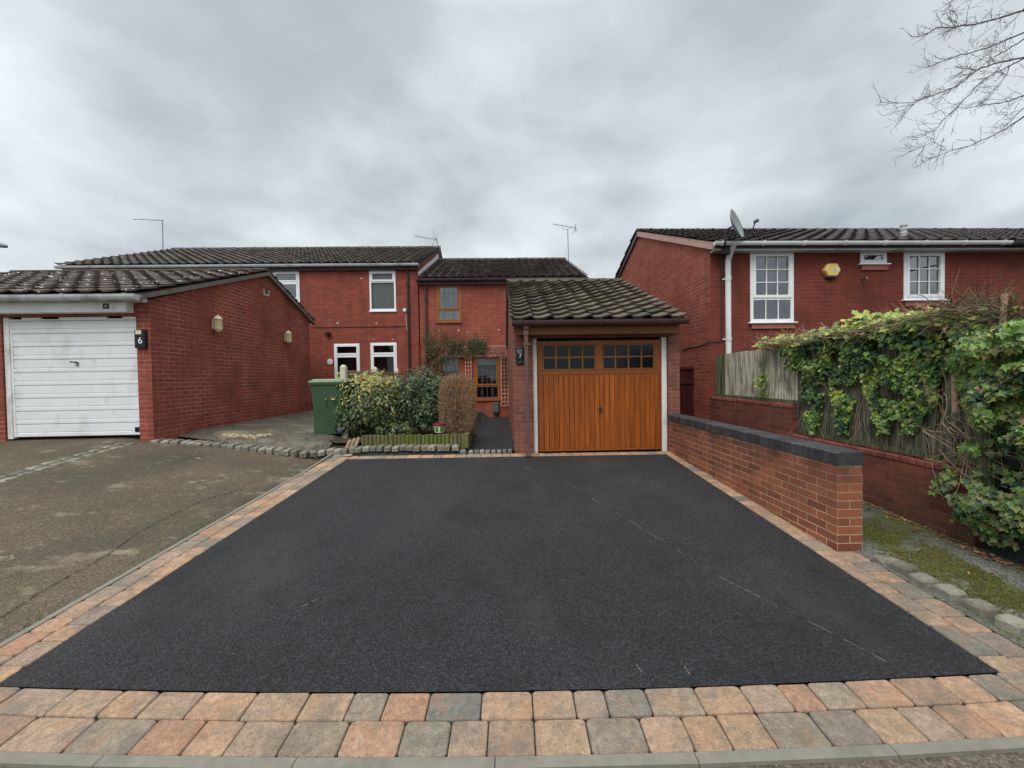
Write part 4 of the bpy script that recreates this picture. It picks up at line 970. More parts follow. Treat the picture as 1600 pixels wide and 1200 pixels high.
b = MB(); b.quad((e0-.11, .19, .5), (e1, .19, .5), (e1, .19, 2.76), (e0-.11, .19, 2.76)); b.build('door_backing', M['dkroom'], G6)
b = MB(); b.xprof([(y, z) for y, z in pr2[::-1]], -5.47, -3.33); b.build('garage_door', M['wdoor'], G6)
b = MB(); b.quad((-5.5, .19, .5), (-3.3, .19, .5), (-3.3, .19, 2.76), (-5.5, .19, 2.76)); b.build('door_backing', M['dkroom'], G6)
v_, w_ = g6.sd(416, 457); b = MB(); b.box(.001, v_-.11, w_-.08, .012, v_+.11, w_-.045, bv=.003); b.box(.001, v_-.11, w_-.045, .01, v_-.085, w_+.07); b.box(.001, v_+.085, w_-.045, .01, v_+.11, w_+.07); b.build('air_brick', M['wpatch'], G6)
b = MB(); b.quad((.004, v_-.085, w_-.045), (.004, v_+.085, w_-.045), (.004, v_+.085, w_+.06), (.004, v_-.085, w_+.06)); b.build('air_brick_grille', M['brick_low'], G6)
# sign 6
s_ = g6.fr(222.3, 530)
q = empty('house_number_sign', onf(g6, s_[0], 0, s_[1]), 1.5, 'black slate sign reading 6 on brick right of the white garage door', 'number sign')
b = MB(); b.box(-.085, -.05, -.15, .085, -.004, .15, bv=.008); b.build('slate', M['black'], q); text(q, '6', (.01, -.051, -.03), .15, 'white_num', .001)
b = MB(); b.box(-.06, -.056, .075, .035, -.049, .14, bv=.003); b.build('picture_panel', M['cream'], q)
def lantern(px, py, label, s=1.0):
    v_, w_ = g6.sd(px, py); loc = onf(g6, 0, v_, w_)
    q = empty('wall_lantern', loc, 1.5, label, 'wall lantern', 'cream lanterns on the garage side wall')
    b = MB(); b.box(.002, -.05, -.10, .02, .05, .10, bv=.006); b.tube([(.01, 0, -.05), (.06, 0, -.09)], .018, 8); b.build('wall_bracket', M['cream'], q)
    c = (.09, 0, 0)
    b = MB(); b.lathe([(.0, .20), (.012, .198), (.012, .18), (.02, .175), (.055, .15), (.078, .115), (.082, .10), (.06, .10)], c, 16); b.build('cap', M['cream'], q, smooth=False)
    b = MB(); b.lathe([(.062, .10), (.064, -.07)], c, 16); b.build('glass', M['lens'], q, smooth=True)
    b = MB(); b.lathe([(.062, -.07), (.078, -.075), (.075, -.10), (.05, -.135), (.03, -.15), (0, -.155)], c, 16)
    for k in range(8): t = k*math.pi/4; x, y = c[0]+.068*math.cos(t), .068*math.sin(t); b.tube([(x, y, -.08), (x, y, .105)], .005, 5)
    b.build('cage', M['cream'], q)
lantern(333.5, 507, 'cream wall lantern nearer the garage door on the left garage side wall')
lantern(445.5, 527.5, 'cream wall lantern farther back near the rear end of the left garage side wall')
# neighbouring pair of garages further left
NG = empty('garage', onf(g6, -5.97, 0, 0), 1.5, 'neighbouring garage with slightly lower roof at the left edge', 'garage')
shell(NG, M['brick_g6'], -6.0, -.03, 5.28, .5, 2.93, 4.18, 3.18, [(-2.6, .5, -.45, 2.68)], depth=.2, wb=3.3)
tiles(NG, M['tile_g6'], -6.05, -.08, -.22, 2.98, 3.18, 4.24, .335, .36, .028, .016, .028)
tiles(NG, M['tile_g6'], -6.05, -.08, 5.5, 3.33, 3.18, 4.24, .335, .36, .028, .016, .028, name='rear_roof_tiles')
gutter(NG, M['grey_gutter'], -6.0, -.02, -.26, 2.93, r=.06)
b = MB(); b.xprof([(y, z-.05) for y, z in pr2[::-1]], -2.6, -.45); b.build('garage_door', M['wdoor'], NG)

# ---- right-hand house
E0 = P(1110, 500, 7.5); h8 = Fr(E0.x, E0.y, 2.2)
H8 = empty('end_house', (E0.x, E0.y, 0), 2.2, 'dark red brick house with white gutter and grid windows above the ivy fence', 'house')
r1 = px_rect(h8, (1171.5, 393), (1239.5, 503)); r2 = px_rect(h8, (1343.5, 393), (1384.5, 412)); r3 = px_rect(h8, (1411.5, 392.5), (1474.5, 468))
mb = MB(); wallface(mb, 0, 12, -.5, 4.10, 0, [r1, r2, r3], .08, 0)
mb.add([(12, 0, -.5), (12, 7.4, -.5), (12, 7.4, 4.1), (12, 3.71, 5.78), (12, 0, 4.1)], [(0, 1, 2, 3, 4)]); mb.quad((12, 7.4, -.5), (0, 7.4, -.5), (0, 7.4, 4.1), (12, 7.4, 4.1)); mb.build('front_wall', M['brick_h8'], H8)
mb = MB(); mb.add([(0, 0, 4.1), (0, 3.71, 5.78), (0, 7.4, 4.1), (0, 7.4, -.5), (0, 0, -.5)], [(0, 1, 2, 3, 4)]); mb.build('gable_wall', M['brick_h8s'], H8)
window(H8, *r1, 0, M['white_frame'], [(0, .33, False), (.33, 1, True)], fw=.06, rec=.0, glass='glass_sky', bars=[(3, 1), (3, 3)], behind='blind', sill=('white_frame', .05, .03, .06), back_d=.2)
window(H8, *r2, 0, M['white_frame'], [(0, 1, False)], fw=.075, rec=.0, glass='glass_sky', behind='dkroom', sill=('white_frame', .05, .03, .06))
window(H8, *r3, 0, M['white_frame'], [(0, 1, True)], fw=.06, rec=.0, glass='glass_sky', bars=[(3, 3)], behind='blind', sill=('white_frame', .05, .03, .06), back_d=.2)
for r_ in (r1, r2, r3):
    b = MB(); b.box(r_[0]+.02, -.03, r_[1]-.13, r_[2]+.02, -.002, r_[1]-.034, bv=.004); b.build('brick_sill', M['bsill'] if 'bsill' in M else M.setdefault('bsill', m_plain('pinkish_sill_tile', S(158, 98, 80), .8, .15, 14)), H8)
    b = MB(); b.box(r_[0]-.02, -.035, r_[3]+.003, r_[2]+.02, -.001, min(4.06, r_[3]+.07), bv=.005); b.build('head_board', M['grey_gutter'], H8)
tiles(H8, M['tile_h8'], -.06, 12.1, -.20, 4.11, 3.71, 5.78, .30, .335, .036)
tiles(H8, M['tile_h8'], -.06, 12.1, 7.6, 4.13, 3.71, 5.80, .6, .5, .05, name='rear_roof_tiles')
ridge(H8, M['ridge'], -.06, 12.1, 3.71, 5.83, rad=.10)
for (nm, mt, va, wa, vb, wb2) in (('front_verge', 'vergepink', -.18, 4.10, 3.71, 5.76), ('rear_verge', 'dark_pl', 7.58, 4.10, 3.71, 5.76)):
    b = MB(); u = -.05
    b.add([(u, va, wa-.10), (u+.05, va, wa-.10), (u+.05, vb, wb2-.10), (u, vb, wb2-.10), (u, va, wa+.045), (u+.05, va, wa+.045), (u+.05, vb, wb2+.045), (u, vb, wb2+.045)],
          [(0, 1, 2, 3), (4, 7, 6, 5), (0, 3, 7, 4), (1, 5, 6, 2), (0, 4, 5, 1), (3, 2, 6, 7)]); b.build(nm, M[mt], H8)
ge = h8.fr(1578, 378, -.25)[0]
gutter(H8, M['white_pl'], -.06, ge, -.26, 4.09, r=.044, clips=.75)
gutter(H8, M['dark_pl'], ge+.02, 12, -.26, 4.08, r=.055, name='dark_gutter')
b = MB(); b.box(0.0, -.18, 3.985, 12, -.004, 4.02); b.build('soffit', M['grey_gutter'], H8)
b = MB(); b.box(0.0, -.20, 4.02, 12, -.17, 4.12); b.build('fascia', M['dark_pl'], H8)
u_ = h8.fr(1138, 460, -.06)[0]; pipe(H8, M['white_pl'], u_, -.055, -.3, 4.08, .052, clips=4, off=.19)
vx, vw = h8.fr(1371.5, 362, 1.0); b = MB(); b.tube([(vx, .45, 4.3), (vx, .45, 4.72)], .055, 12); 
for k in range(3): b.tube([(vx, .45, 4.52+k*.08), (vx, .45, 4.53+k*.08)], .068, 12)
b.build('roof_vent', M['grey_gutter'], H8)
b = MB(); pts = []
for (px, py) in ((1066, 546), (1080, 543), (1094, 540), (1108, 535)):
    v_, w_ = h8.sd(px, py); pts.append((-.012, v_, w_))
uu, ww = h8.fr(1126.5, 534); pts += [(-.012, -.012, ww), (uu, -.014, ww), (uu, -.014, ww+.04), (uu+.01, -.014, 3.2), (uu, -.014, 3.95)]
b.tube(pts, .008, 5); b.build('cable', M['dark_pl'], H8)
# alarm box
uu, ww = h8.fr(1296, 423.5); q = empty('alarm_box', onf(h8, uu, 0, ww), 2.2, 'faded yellow hexagonal alarm box on the dark brick wall between white windows', 'alarm box')
b = MB(); hx_ = [(-.165, 0), (-.085, .125), (.1, .125), (.165, 0), (.09, -.12), (-.085, -.12)]
vs = [(x*1.0, -.003, z) for x, z in hx_]+[(x, -.07, z) for x, z in hx_]+[(x*.88, -.085, z*.88) for x, z in hx_]
b.add(vs, [(k, (k+1) % 6, 6+(k+1) % 6, 6+k) for k in range(6)]+[(6+k, 6+(k+1) % 6, 12+(k+1) % 6, 12+k) for k in range(6)]+[(12, 13, 14, 15, 16, 17)]); b.build('cover', M['yellow'], q)
b = MB(); b.box(.0, -.088, -.03, .09, -.0855, .04); b.build('sticker', M['white_pl'], q); b = MB(); b.box(-.08, -.06, -.165, .07, -.002, -.118, bv=.012); b.build('strobe', M['black'], q)
b = MB(); b.box(.02, -.0895, -.012, .05, -.0882, .02); b.build('sticker_print', M['meter'], q)
uu, ww = h8.fr(1345, 435.5); q = empty('overflow_pipe', onf(h8, uu, 0, ww), 2.2, 'short grey overflow pipe poking from the brick under the small window', 'overflow pipe')
b = MB(); b.tube([(0, 0, 0), (0, -.12, -.005)], .016, 8); b.build('spout', M['metal'], q); b = MB(); b.tube([(0, -.12, -.005), (-.02, -.14, -.05)], .018, 8); b.build('elbow', M['metal'], q)
# satellite dish
dp = P(1146, 353, 7.05); q = empty('satellite_dish', (dp.x, dp.y, dp.z-.28), 0, 'grey satellite dish on the white gutter corner of the right house', 'satellite dish')
b = MB(); n = 28; rings = 6; ax = Vector((.66, -.70, .28)).normalized(); xx = ax.cross(Vector((0, 0, 1))).normalized(); yy_ = xx.cross(ax).normalized(); c = Vector((0, 0, .28))
def dish(r_, off):
    out = []
    for k in range(n): t = 2*math.pi*k/n; out.append(c+xx*math.cos(t)*r_*.26+yy_*math.sin(t)*r_*.29+ax*(.075*(r_*r_)+off))
    return out
vs = []
for i in range(rings+1): vs += dish(max(.001, i/rings), 0)
for i in range(rings+1): vs += dish(max(.001, i/rings), -.012)
fs = [(i*n+k, i*n+(k+1) % n, (i+1)*n+(k+1) % n, (i+1)*n+k) for i in range(rings) for k in range(n)]; o_ = (rings+1)*n
fs += [(o_+i*n+k, o_+(i+1)*n+k, o_+(i+1)*n+(k+1) % n, o_+i*n+(k+1) % n) for i in range(rings) for k in range(n)]+[(rings*n+k, rings*n+(k+1) % n, o_+rings*n+(k+1) % n, o_+rings*n+k) for k in range(n)]
b.add(vs, fs); b.build('reflector', M['dish'], q, smooth=True)
b = MB(); lp = c+ax*.33-yy_*.12; b.tube([c-yy_*.28+ax*.06, c-yy_*.30+ax*.2, lp], .011, 6); b.build('feed_arm', M['dark_pl'], q)
b = MB(); b.tube([lp-ax*.03, lp+ax*.05], .03, 10); b.build('receiver_head', M['metal'], q)
b = MB(); b.tube([c-ax*.02, c-ax*.14, c-ax*.14-Vector((0, 0, .22)), Vector((.0, .32, -.02))], .018, 8); b.box(-.08, .26, -.14, .1, .34, -.01, bv=.01); b.build('mount', M['dark_pl'], q)

# ---- side gate between the garage and the right house
ga = P(1064, 600, 8.15); gb = P(1106, 600, 8.15); wg = gb.x-ga.x+.1
q = empty('side_gate', (ga.x-.06, 8.15, zt(ga.x, 8.15)), 1.5, 'dark red brown wooden side gate between the garage and right house', 'gate')
gt = P(1085, 573, 8.15).z-q.location.z; nb = 8
b = MB()
for k in range(nb): a = wg*k/nb; b.box(a+.003, 0, .06, a+wg/nb-.003, .02, gt-.06, bv=.003)
b.build('boards', M['gatewood'], q)
b = MB(); b.box(0, -.03, gt-.06, wg, .03, gt, bv=.004); b.box(0, -.025, gt-.36, wg, -.001, gt-.27, bv=.004); b.box(0, -.025, .3, wg, -.001, .4, bv=.004); b.build('rails', M['gatewood'], q)
b = MB(); b.box(wg-.18, -.05, .0, wg-.10, .0, gt+.02, bv=.004); b.build('post', M['gatewood'], q)
b = MB(); b.box(wg-.22, -.06, gt-1.03, wg-.06, -.03, gt-.9, bv=.01); b.tube([(wg-.15, -.03, gt-.96), (wg-.15, -.09, gt-.96)], .02, 8); b.build('latch', M['black'], q)

# ------------------------------------------------------------------ garden walls
wx0, wy0, wx1, wy1 = 2.835, 3.35, 2.752, 6.78
ang = math.degrees(math.atan2(wx0-wx1, wy1-wy0)); wl_ = math.hypot(wx1-wx0, wy1-wy0)
q = empty('garden_wall', (wx0, wy0, 0), ang, 'low orange red brick wall with blue brick coping beside the black driveway', 'wall')
b = MB(); zt_ = .835; W_ = .225
def grid_box(b, x0, y0, z0, x1, y1, z1):
    b.box(x0, y0, z0, x1, y1, z1)
grid_box(b, 0, 0, -.2, W_, wl_, zt_); b.build('brickwork', M['brick_wall'], q)
b = MB(); k = .0; cw_ = .0765
n = int(wl_/cw_)
for i in range(n):
    a = i*wl_/n; e = a+wl_/n-.008; j = random.uniform(-.002, .002); h0, h1 = zt_+.008, zt_+.118+j; c = .03
    pr = [(-.006+j, h0), (W_+.006+j, h0), (W_+.006+j, h1), (c*.35, h1), (-.006+j, h1-c*.35)]
    vs = [(x, a if x < 1 else a, z) for x, z in pr]+[(x, e, z) for x, z in pr]; m_ = len(pr)
    if i == 0: vs = [(x, (-.008), z) for x, z in pr]+[(x, e, z) for x, z in pr]
    b.add(vs, [(t, m_+t, m_+(t+1) % m_, (t+1) % m_) for t in range(m_)]+[tuple(range(m_)), tuple(range(m_, 2*m_))[::-1]])
b.build('coping', M['coping'], q)
b = MB(); b.box(.006, -.002, zt_-.004, W_-.006, wl_, zt_+.104); b.build('coping_mortar', M['mortar'], q)

# low dull red wall, stepped, carrying the fence
LX = 3.86
q = empty('low_brick_wall', (LX, 3.2, 0), 0, 'stepped dull red brick wall carrying the old ivy grown fence', 'wall')
b = MB(); b.box(0, 0, -.3, .22, 2.12, .745); b.build('lower_section', M['brick_low'], q)
b = MB(); b.box(0, 2.12, -.3, .22, 4.28, 1.155); b.build('upper_section', M['brick_low'], q)
b = MB()
for (y0_, y1_, z) in ((0, 2.12, .747), (2.13, 4.28, 1.157)):
    n = int((y1_-y0_)/.076)
    for i in range(n): a = y0_+(y1_-y0_)*i/n; b.box(-.008, a+.004, z, .226, a+(y1_-y0_)/n-.004, z+.06+random.uniform(-.003, .003), bv=.01)
b.build('brick_on_edge_coping', M['lowcop'] if 'lowcop' in M else M.setdefault('lowcop', m_island('dull_red_coping_brick', [S(128, 66, 56), S(142, 82, 70), S(108, 56, 50)], rough=.9, nscale=20, namt=.3, stain=S(84, 64, 54), stfac=.7, stscale=6)), q)
# closeboard fence panels on top
def panel(y0_, y1_, z0_, z1_, mat, label, wob=.01, split=None):
    q = empty('board_fence', (LX+.08, y0_, z0_), 0, label, 'fence')
    b = MB(); b2 = MB(); y = 0.0; L_ = y1_-y0_
    while y < L_-.02:
        wd = .105; e = min(L_, y+wd); x = random.uniform(-.008, .004); h = z1_-z0_+random.uniform(-wob, wob)
        t = b2 if (split and y > split) else b
        t.add([(x, y, 0), (x-.012, e+.01, 0), (x+.012, e+.01, 0), (x+.016, y, 0), (x, y, h), (x-.012, e+.01, h), (x+.012, e+.01, h), (x+.016, y, h)],
              [(0, 4, 5, 1), (1, 5, 6, 2), (2, 6, 7, 3), (3, 7, 4, 0), (4, 7, 6, 5), (0, 1, 2, 3)])
        y += .088
    b.build('boards', mat, q)
    if b2.v: b2.build('algae_boards', M['oldgreen'], q)
    b = MB(); b.box(.03, 0, .12, .07, L_, .19); b.box(.03, 0, z1_-z0_-.2, .07, L_, z1_-z0_-.13); b.build('rails', M['oldwood'], q)
    b = MB(); b.box(-.03, 0, -.05, .05, L_, -.003); b.build('base_rail', M['oldgreen'], q)
    return q
panel(5.30, 7.40, 1.27, 2.02, M['oldwood'], 'pale grey closeboard fence panel above the brick wall nearest the house corner', split=1.72)
panel(3.22, 5.28, .88, 2.04, M['oldgreen2'] if 'oldgreen2' in M else M.setdefault('oldgreen2', m_wood('grey_green_fence_board', S(44, 46, 38), S(134, 130, 112), 'Z', .9, .15, 2.4, .08, S(48, 54, 38))), 'dark weathered closeboard fence panel half covered by hanging ivy')
# posts
for (x, y, z0_, z1_, lb) in ((LX-.02, 3.10, .50, 1.55, 'squared green fence post at the near end of the brick wall'), (3.83, 3.32, 1.30, 2.0, 'slim round post rising through the ivy tangle'), (3.86, 3.02, 1.75, 2.25, 'short thick post stub above the ivy beside dry hedge')):
    b = MB()
    if z0_ < 1: b.box(-.045, -.045, 0, .045, .045, z1_-z0_, bv=.008)
    else: b.tube([(0, 0, 0), (-.012, 0, (z1_-z0_)*.5), (.004, 0, z1_-z0_)], [.022, .02, .019], 10)
    o = b.build('fence_post', M['oldgreen'] if z0_ < 1 else M['stem'], None); o.location = (x, y, z0_); tag(o, lb, 'fence post', 'posts in the ivy fence')
# horizontal slat fence nearer the road
q = empty('slat_fence', (LX+.06, .9, zt(LX, 2.0)), 0, 'dark green horizontal board fence under the ivy at the right edge', 'fence')
b = MB()
for k in range(8): z = .06+k*.145; b.box(-.012, 0, z, .012, 2.30, z+.133, bv=.004)
b.build('boards', M['darkfence'], q)
b = MB(); b.box(-.03, 0, -.02, .03, 2.28, .05, bv=.005); b.build('gravel_board', M['oldwood'], q)
for y in (0.0, 2.07): b = MB(); b.box(.013, y, -.1, .09, y+.08, 1.25, bv=.005); b.build('post', M['darkfence'], q)

# ------------------------------------------------------------------ leaves
IVY = [(0, 0), (.10, -.16), (.36, -.10), (.30, .10), (.50, .30), (.24, .38), (0, .78), (-.24, .38), (-.50, .30), (-.30, .10), (-.36, -.10), (-.10, -.16)]
LAUR = [(0, 0), (.16, .22), (.20, .5), (.12, .8), (0, 1.0), (-.12, .8), (-.20, .5), (-.16, .22)]
def leaf(mb, c, nrm, down, s, shape, mi=0, fold=.18):
    n = nrm.normalized(); d = (down-n*down.dot(n))
    if d.length < 1e-4: d = n.orthogonal()
    d.normalize(); x = n.cross(d); vs = []
    for (a, t) in shape: vs.append(c+x*(a*s)+d*(t*s)+n*(abs(a)*fold*s-.10*s*t*t))
    k = len(shape); vs.append(c+d*(.3*s)-n*.02*s)
    mb.add(vs, [(i, (i+1) % k, k) for i in range(k)], mi)
def rv(s=1): return Vector((random.uniform(-s, s), random.uniform(-s, s), random.uniform(-s, s)))

# ivy spread over the fence: density map in (y along fence, z)
def curtain_low(y):      # lower limit of the ivy on the panel as a height (runners hang down)
    a = 1.62
    for (c, wd, z) in ((4.98, .19, .88), (4.52, .18, .96), (3.90, .36, 1.0), (3.66, .16, 1.2)):
        a = min(a, z+(1.64-z)*min(1, (abs(y-c)/wd)**3.4))
    if y > 5.3: a = 1.95-.25*max(0, 1-abs(y-5.42)/.1)
    return a
iv = MB()
mats_iv = [M['ivy1'], M['ivy2'], M['ivy3'], M['ivy4']]
def pick(z, y, dens):
    r = random.random(); g = noise.noise((y*3.2, z*3.2, 5.0))
    if g > .22: return 2 if r < .45 else (0 if r < .9 else 3)
    if g < -.15: return 1 if r < .7 else 0
    return 0 if r < .62 else (1 if r < .82 else (3 if r < .93 else 2))
cnt = 0
while cnt < 6200:
    y = random.uniform(3.25, 5.55); top = 2.12+.06*noise.noise((y*2.5, 0, 0))+.05*noise.noise((y*9, 3, 0))
    z = random.uniform(.86, top); lo = curtain_low(y)+.14*noise.noise((y*7, 1, 0))+.06*noise.noise((y*19, z*3, 0))
    if z < lo: 
        cnt += .05; continue
    if noise.noise((y*4.5, z*4.5, 0)) < -.22: cnt += .2; continue
    th = .04+.08*ss(1.5, 2.05, z)+.05*noise.noise((y*5, z*5, 9)); x = LX+.06-random.uniform(.0, 1)*th-.01
    s = random.triangular(.028, .078, .05); n = Vector((-1, random.uniform(-.6, .2), random.uniform(.1, .9)))+rv(.45)
    leaf(iv, Vector((x, y, z)), n, Vector((0, -.15, -1))+rv(.5), s, IVY, pick(z, y, 0)); cnt += 1
# top mat of leaves over the fence head
for _ in range(900):
    y = random.uniform(3.1, 6.05); fade = ss(6.1, 5.4, y)
    if random.random() > .25+.75*fade: continue
    z = 2.06+random.uniform(-.03, .12)*fade+.05*noise.noise((y*3, 7, 0)); x = LX+.06+random.uniform(-.16, .22)*(.4+.6*fade)
    leaf(iv, Vector((x, y, z)), Vector((-.5, -.4, 1))+rv(.5), rv(1), random.uniform(.04, .085), IVY, random.choice((0, 0, 2, 2, 3, 1)))
for (yy, zz_, n) in ((4.18, 2.24, 34), (4.32, 2.2, 18), (5.9, 2.08, 20), (5.6, 2.1, 30), (3.92, 2.2, 22), (3.62, 2.18, 20)):
    for _ in range(n): leaf(iv, Vector((LX+random.uniform(-.1, .12), yy+random.gauss(0, .07), zz_+random.gauss(0, .035))), Vector((-.6, -.5, .8))+rv(.5), rv(1), random.uniform(.05, .095), IVY, 2 if random.random() < .6 else 0)
# small plants on the wall far panel
for (yy, zz_, h_) in ((5.93, 1.52, .22),):
    for _ in range(70): leaf(iv, Vector((LX+.03-random.random()*.06, yy+random.gauss(0, .05), zz_+random.gauss(0, h_*.5))), Vector((-1, -.3, .4))+rv(.4), Vector((0, 0, -1))+rv(.5), random.uniform(.04, .07), IVY, random.choice((0, 2, 0, 3)))
IV = empty('ivy', (LX, 4.3, .9), 0, 'green ivy hanging in strands over the old wooden fence', 'ivy')
def rebase(o, par):
    o.parent = par; o.location = -Vector(par.location)
o = iv.build('leaves', mats_iv, None, uv=False); rebase(o, IV)
sm = MB()
def vine(p, d, L_, r_, sag=0, n=9, wob=.4, mb=None):
    mb = mb or sm; pts = [Vector(p)]; d = Vector(d).normalized()
    for i in range(n):
        d = (d+rv(wob)*.5+Vector((0, 0, -sag))).normalized(); pts.append(pts[-1]+d*L_/n)
    mb.tube(pts, [r_*(1-.6*i/n) for i in range(n+1)], 4, cap=False)
for _ in range(800):     # tangled dry stems along the fence head
    y = random.uniform(3.2, 5.75)
    vine((LX+random.uniform(-.12, .2), y, 2.07+random.uniform(-.03, .06)+.07*ss(4.4, 3.2, y)), (random.uniform(-.3, .3), random.choice((-1, 1)), random.uniform(-.25, .15)), random.uniform(.15, .4), random.uniform(.0015, .004), wob=.6)
for _ in range(60):     # wisps sticking up
    y = random.uniform(3.0, 6.1); vine((LX+random.uniform(-.05, .1), y, 2.12), (random.uniform(-.5, .3), random.uniform(-.8, .8), random.uniform(.3, 1)), random.uniform(.10, .26), .0026, wob=.5)
for _ in range(45):     # bare runners on the boards
    y = random.uniform(3.25, 5.2); vine((LX+.05, y, random.uniform(1.0, 1.9)), (0, random.uniform(-.5, .5), -1), random.uniform(.2, .6), .003, wob=.3)
for yy, zz_ in ((3.3, 1.05), (3.4, 1.2), (3.36, .95), (3.5, 1.1)):
    for _ in range(2): vine((LX-.02, yy+random.uniform(-.1, .1), zz_), (-.02, -.8, -.6), random.uniform(.3, .5), .0035, wob=.3)
o = sm.build('dry_stems', M['stem'], None, uv=False); rebase(o, IV)

# big ivy bush bulging over the near fence end
bi = MB()
def bushpt(y, z):      # thickness outwards of the bush at (y,z)
    e = 1-((y-2.55)/.82)**2*.9; t = ss(.62, 1.0, z)*ss(2.25, 1.9, z)
    return max(0, e)*(.07+.20*t)+.16*noise.noise((y*3.5, z*3.5, 2))+.07*noise.noise((y*9, z*9, 2))
cnt = 0
while cnt < 7600:
    y = random.uniform(1.9, 3.36); z = random.uniform(.66, 2.02)
    lim = .62+.0*y
    edge = 3.34-.30*math.exp(-((z-1.15)/.2)**2)+.22*noise.noise((z*4.5, 2, 2))+.1*noise.noise((z*12, 4, 2))
    if z < 1.0+.16*noise.noise((y*6, 3, 3)): cnt += .02; continue
    if y > edge: cnt += .02; continue
    if z < 1.12 and y < 3.1-.0 and random.random() < .9*ss(2.85, 3.05, 3.35-abs(y-2.6)*.0-.3*(y > 2.9)) and noise.noise((y*3, z*3, 1)) > -.1 and z > .95: cnt += .02; continue
    gap = noise.noise((y*5.5, z*5.5, 3)) < -.16
    th = bushpt(y, z); x = LX+.02-th*((1-random.random()**2*.35) if random.random() < .68 and not gap else random.uniform(.05, .6))
    s = random.triangular(.03, .08, .05); n = Vector((-1, random.uniform(-.9, .1), random.uniform(.1, .9)))+rv(.45)
    r = random.random(); g = noise.noise((y*3, z*3, 8)); mi = 1 if g < -.12 and r < .6 else (2 if r > .93 else (3 if r > .62 else 0))
    leaf(bi, Vector((x, y, z)), n, Vector((0, -.2, -1))+rv(.55), s, IVY, mi); cnt += 1
for _ in range(2300):      # lower clump spilling round the wall end
    a = random.random()*6.28; r_ = random.random()**.5; y = 3.0+.20*random.gauss(0, 1)+0*a; z = .60+.13*random.gauss(0, 1)-.35*(y-3.0)*0+.08*noise.noise((y*6, 0, 0)); dd_ = math.hypot((y-3.0)/.42, (z-.6)/.3)
    if z < zt(LX, y)+.05 or dd_ > 1.15 or noise.noise((y*7, z*7, 4)) < -.12: continue
    x = LX-.02-.20*max(.1, 1-dd_)*random.uniform(.2, 1)-.05*random.random()
    leaf(bi, Vector((x, y, z)), Vector((-1, -.5, .6))+rv(.5), Vector((0, 0, -1))+rv(.6), random.uniform(.035, .065), IVY, random.choice((0, 3, 3, 1, 1, 3)) if noise.noise((y*7, z*7, 4)) > -.5 else 1)
BI = empty('ivy_bush', (LX, 2.7, zt(LX, 2.7)), 0, 'large ivy bush bulging from the fence at the right edge', 'ivy')
o = bi.build('leaves', mats_iv, None, uv=False); rebase(o, BI)
sm = MB()
for _ in range(120): vine((LX-random.uniform(0, .12), random.uniform(2.0, 3.5), random.uniform(.7, 1.5)), (random.uniform(-.15, .2), random.uniform(-1, .6), random.uniform(-1, .4)), random.uniform(.15, .4), random.uniform(.0015, .0035), wob=.5)
for _ in range(40): vine((LX-.03, random.uniform(3.1, 3.45), random.uniform(.9, 1.7)), (-.05, random.uniform(-.6, .6), random.uniform(-1, .2)), random.uniform(.15, .35), random.uniform(.0015, .0035), wob=.4)
o = sm.build('woody_stems', M['stem'], None, uv=False); rebase(o, BI)
# dull hedge above it
hb = MB(); cnt = 0
while cnt < 5200:
    y = random.uniform(2.0, 3.18); z = random.uniform(1.85, 2.36); x = LX-.10+random.uniform(0, .55)
    top = 2.30+.05*noise.noise((y*4, x*4, 1))-.35*ss(2.98, 3.2, y)
    if z > top or noise.noise((y*6, z*6, x*6)) < -.3: cnt += .05; continue
    leaf(hb, Vector((x-.04*random.random(), y, z)), rv(1)+Vector((-.4, -.3, .5)), rv(1), random.uniform(.018, .034), LAUR, 0); cnt += 1
HB = empty('hedge', (LX+.2, 2.6, zt(LX, 2.6)), 0, 'dull brown green hedge top above the ivy bush at right edge', 'hedge')
o = hb.build('foliage', M['conif'], None, uv=False); rebase(o, HB)
sm = MB()
for _ in range(420): vine((LX-.05+random.uniform(-.04, .5), random.uniform(2.0, 3.15), random.uniform(1.75, 2.2)), (random.uniform(-.5, .5), random.uniform(-.6, .6), 1), random.uniform(.1, .3), random.uniform(.0015, .004), wob=.6)
for _ in range(260): vine((LX-.04+random.uniform(-.1, .2), random.uniform(3.02, 3.5), random.uniform(2.0, 2.24)), (random.uniform(-.5, .5), random.uniform(-1, 1), random.uniform(-.3, .4)), random.uniform(.1, .35), random.uniform(.002, .005), wob=.6)
vine((3.8, 2.72, 2.25), (-.1, .1, 1), .22, .005, wob=.15); vine((3.8, 2.85, 2.25), (-.2, .1, 1), .2, .006, wob=.5)
for y in (2.1, 2.6): sm.tube([(LX+.2, y, zt(LX, y)-.05), (LX+.18, y+.02, 1.2), (LX+.12, y, 2.0)], [.03, .025, .015], 7)
o = sm.build('twigs', M['stem_dk'], None, uv=False); rebase(o, HB)

# moss and leaf litter on the right verge
mo = MB()
def zone_moss(x, y):
    c = 3.36+.02*(y-2.5); return math.exp(-((x-c)/.22)**2)*(.6+.8*noise.noise((x*4, y*4, 0)))+.25*noise.noise((x*11, y*11, 0))
cnt = 0
while cnt < 5200:
    x, y = random.uniform(3.08, 3.78), random.uniform(1.75, 3.75)
    if zone_moss(x, y)+random.uniform(-.3, .12) < .36: cnt += .04; continue
    r_ = random.uniform(.004, .013); z = zt(x, y)+.002; vs = [(x, y, z+r_*.9)]
    for k in range(5): t = k*1.2566+random.random(); vs.append((x+r_*math.cos(t), y+r_*math.sin(t), z))
    mo.add(vs, [(0, 1+k, 1+(k+1) % 5) for k in range(5)]); cnt += 1
o = mo.build('moss', M['moss'], None, uv=False); tag(o, 'yellow green moss growing over the asphalt strip behind the granite setts', 'moss', kind='stuff')
li = MB()
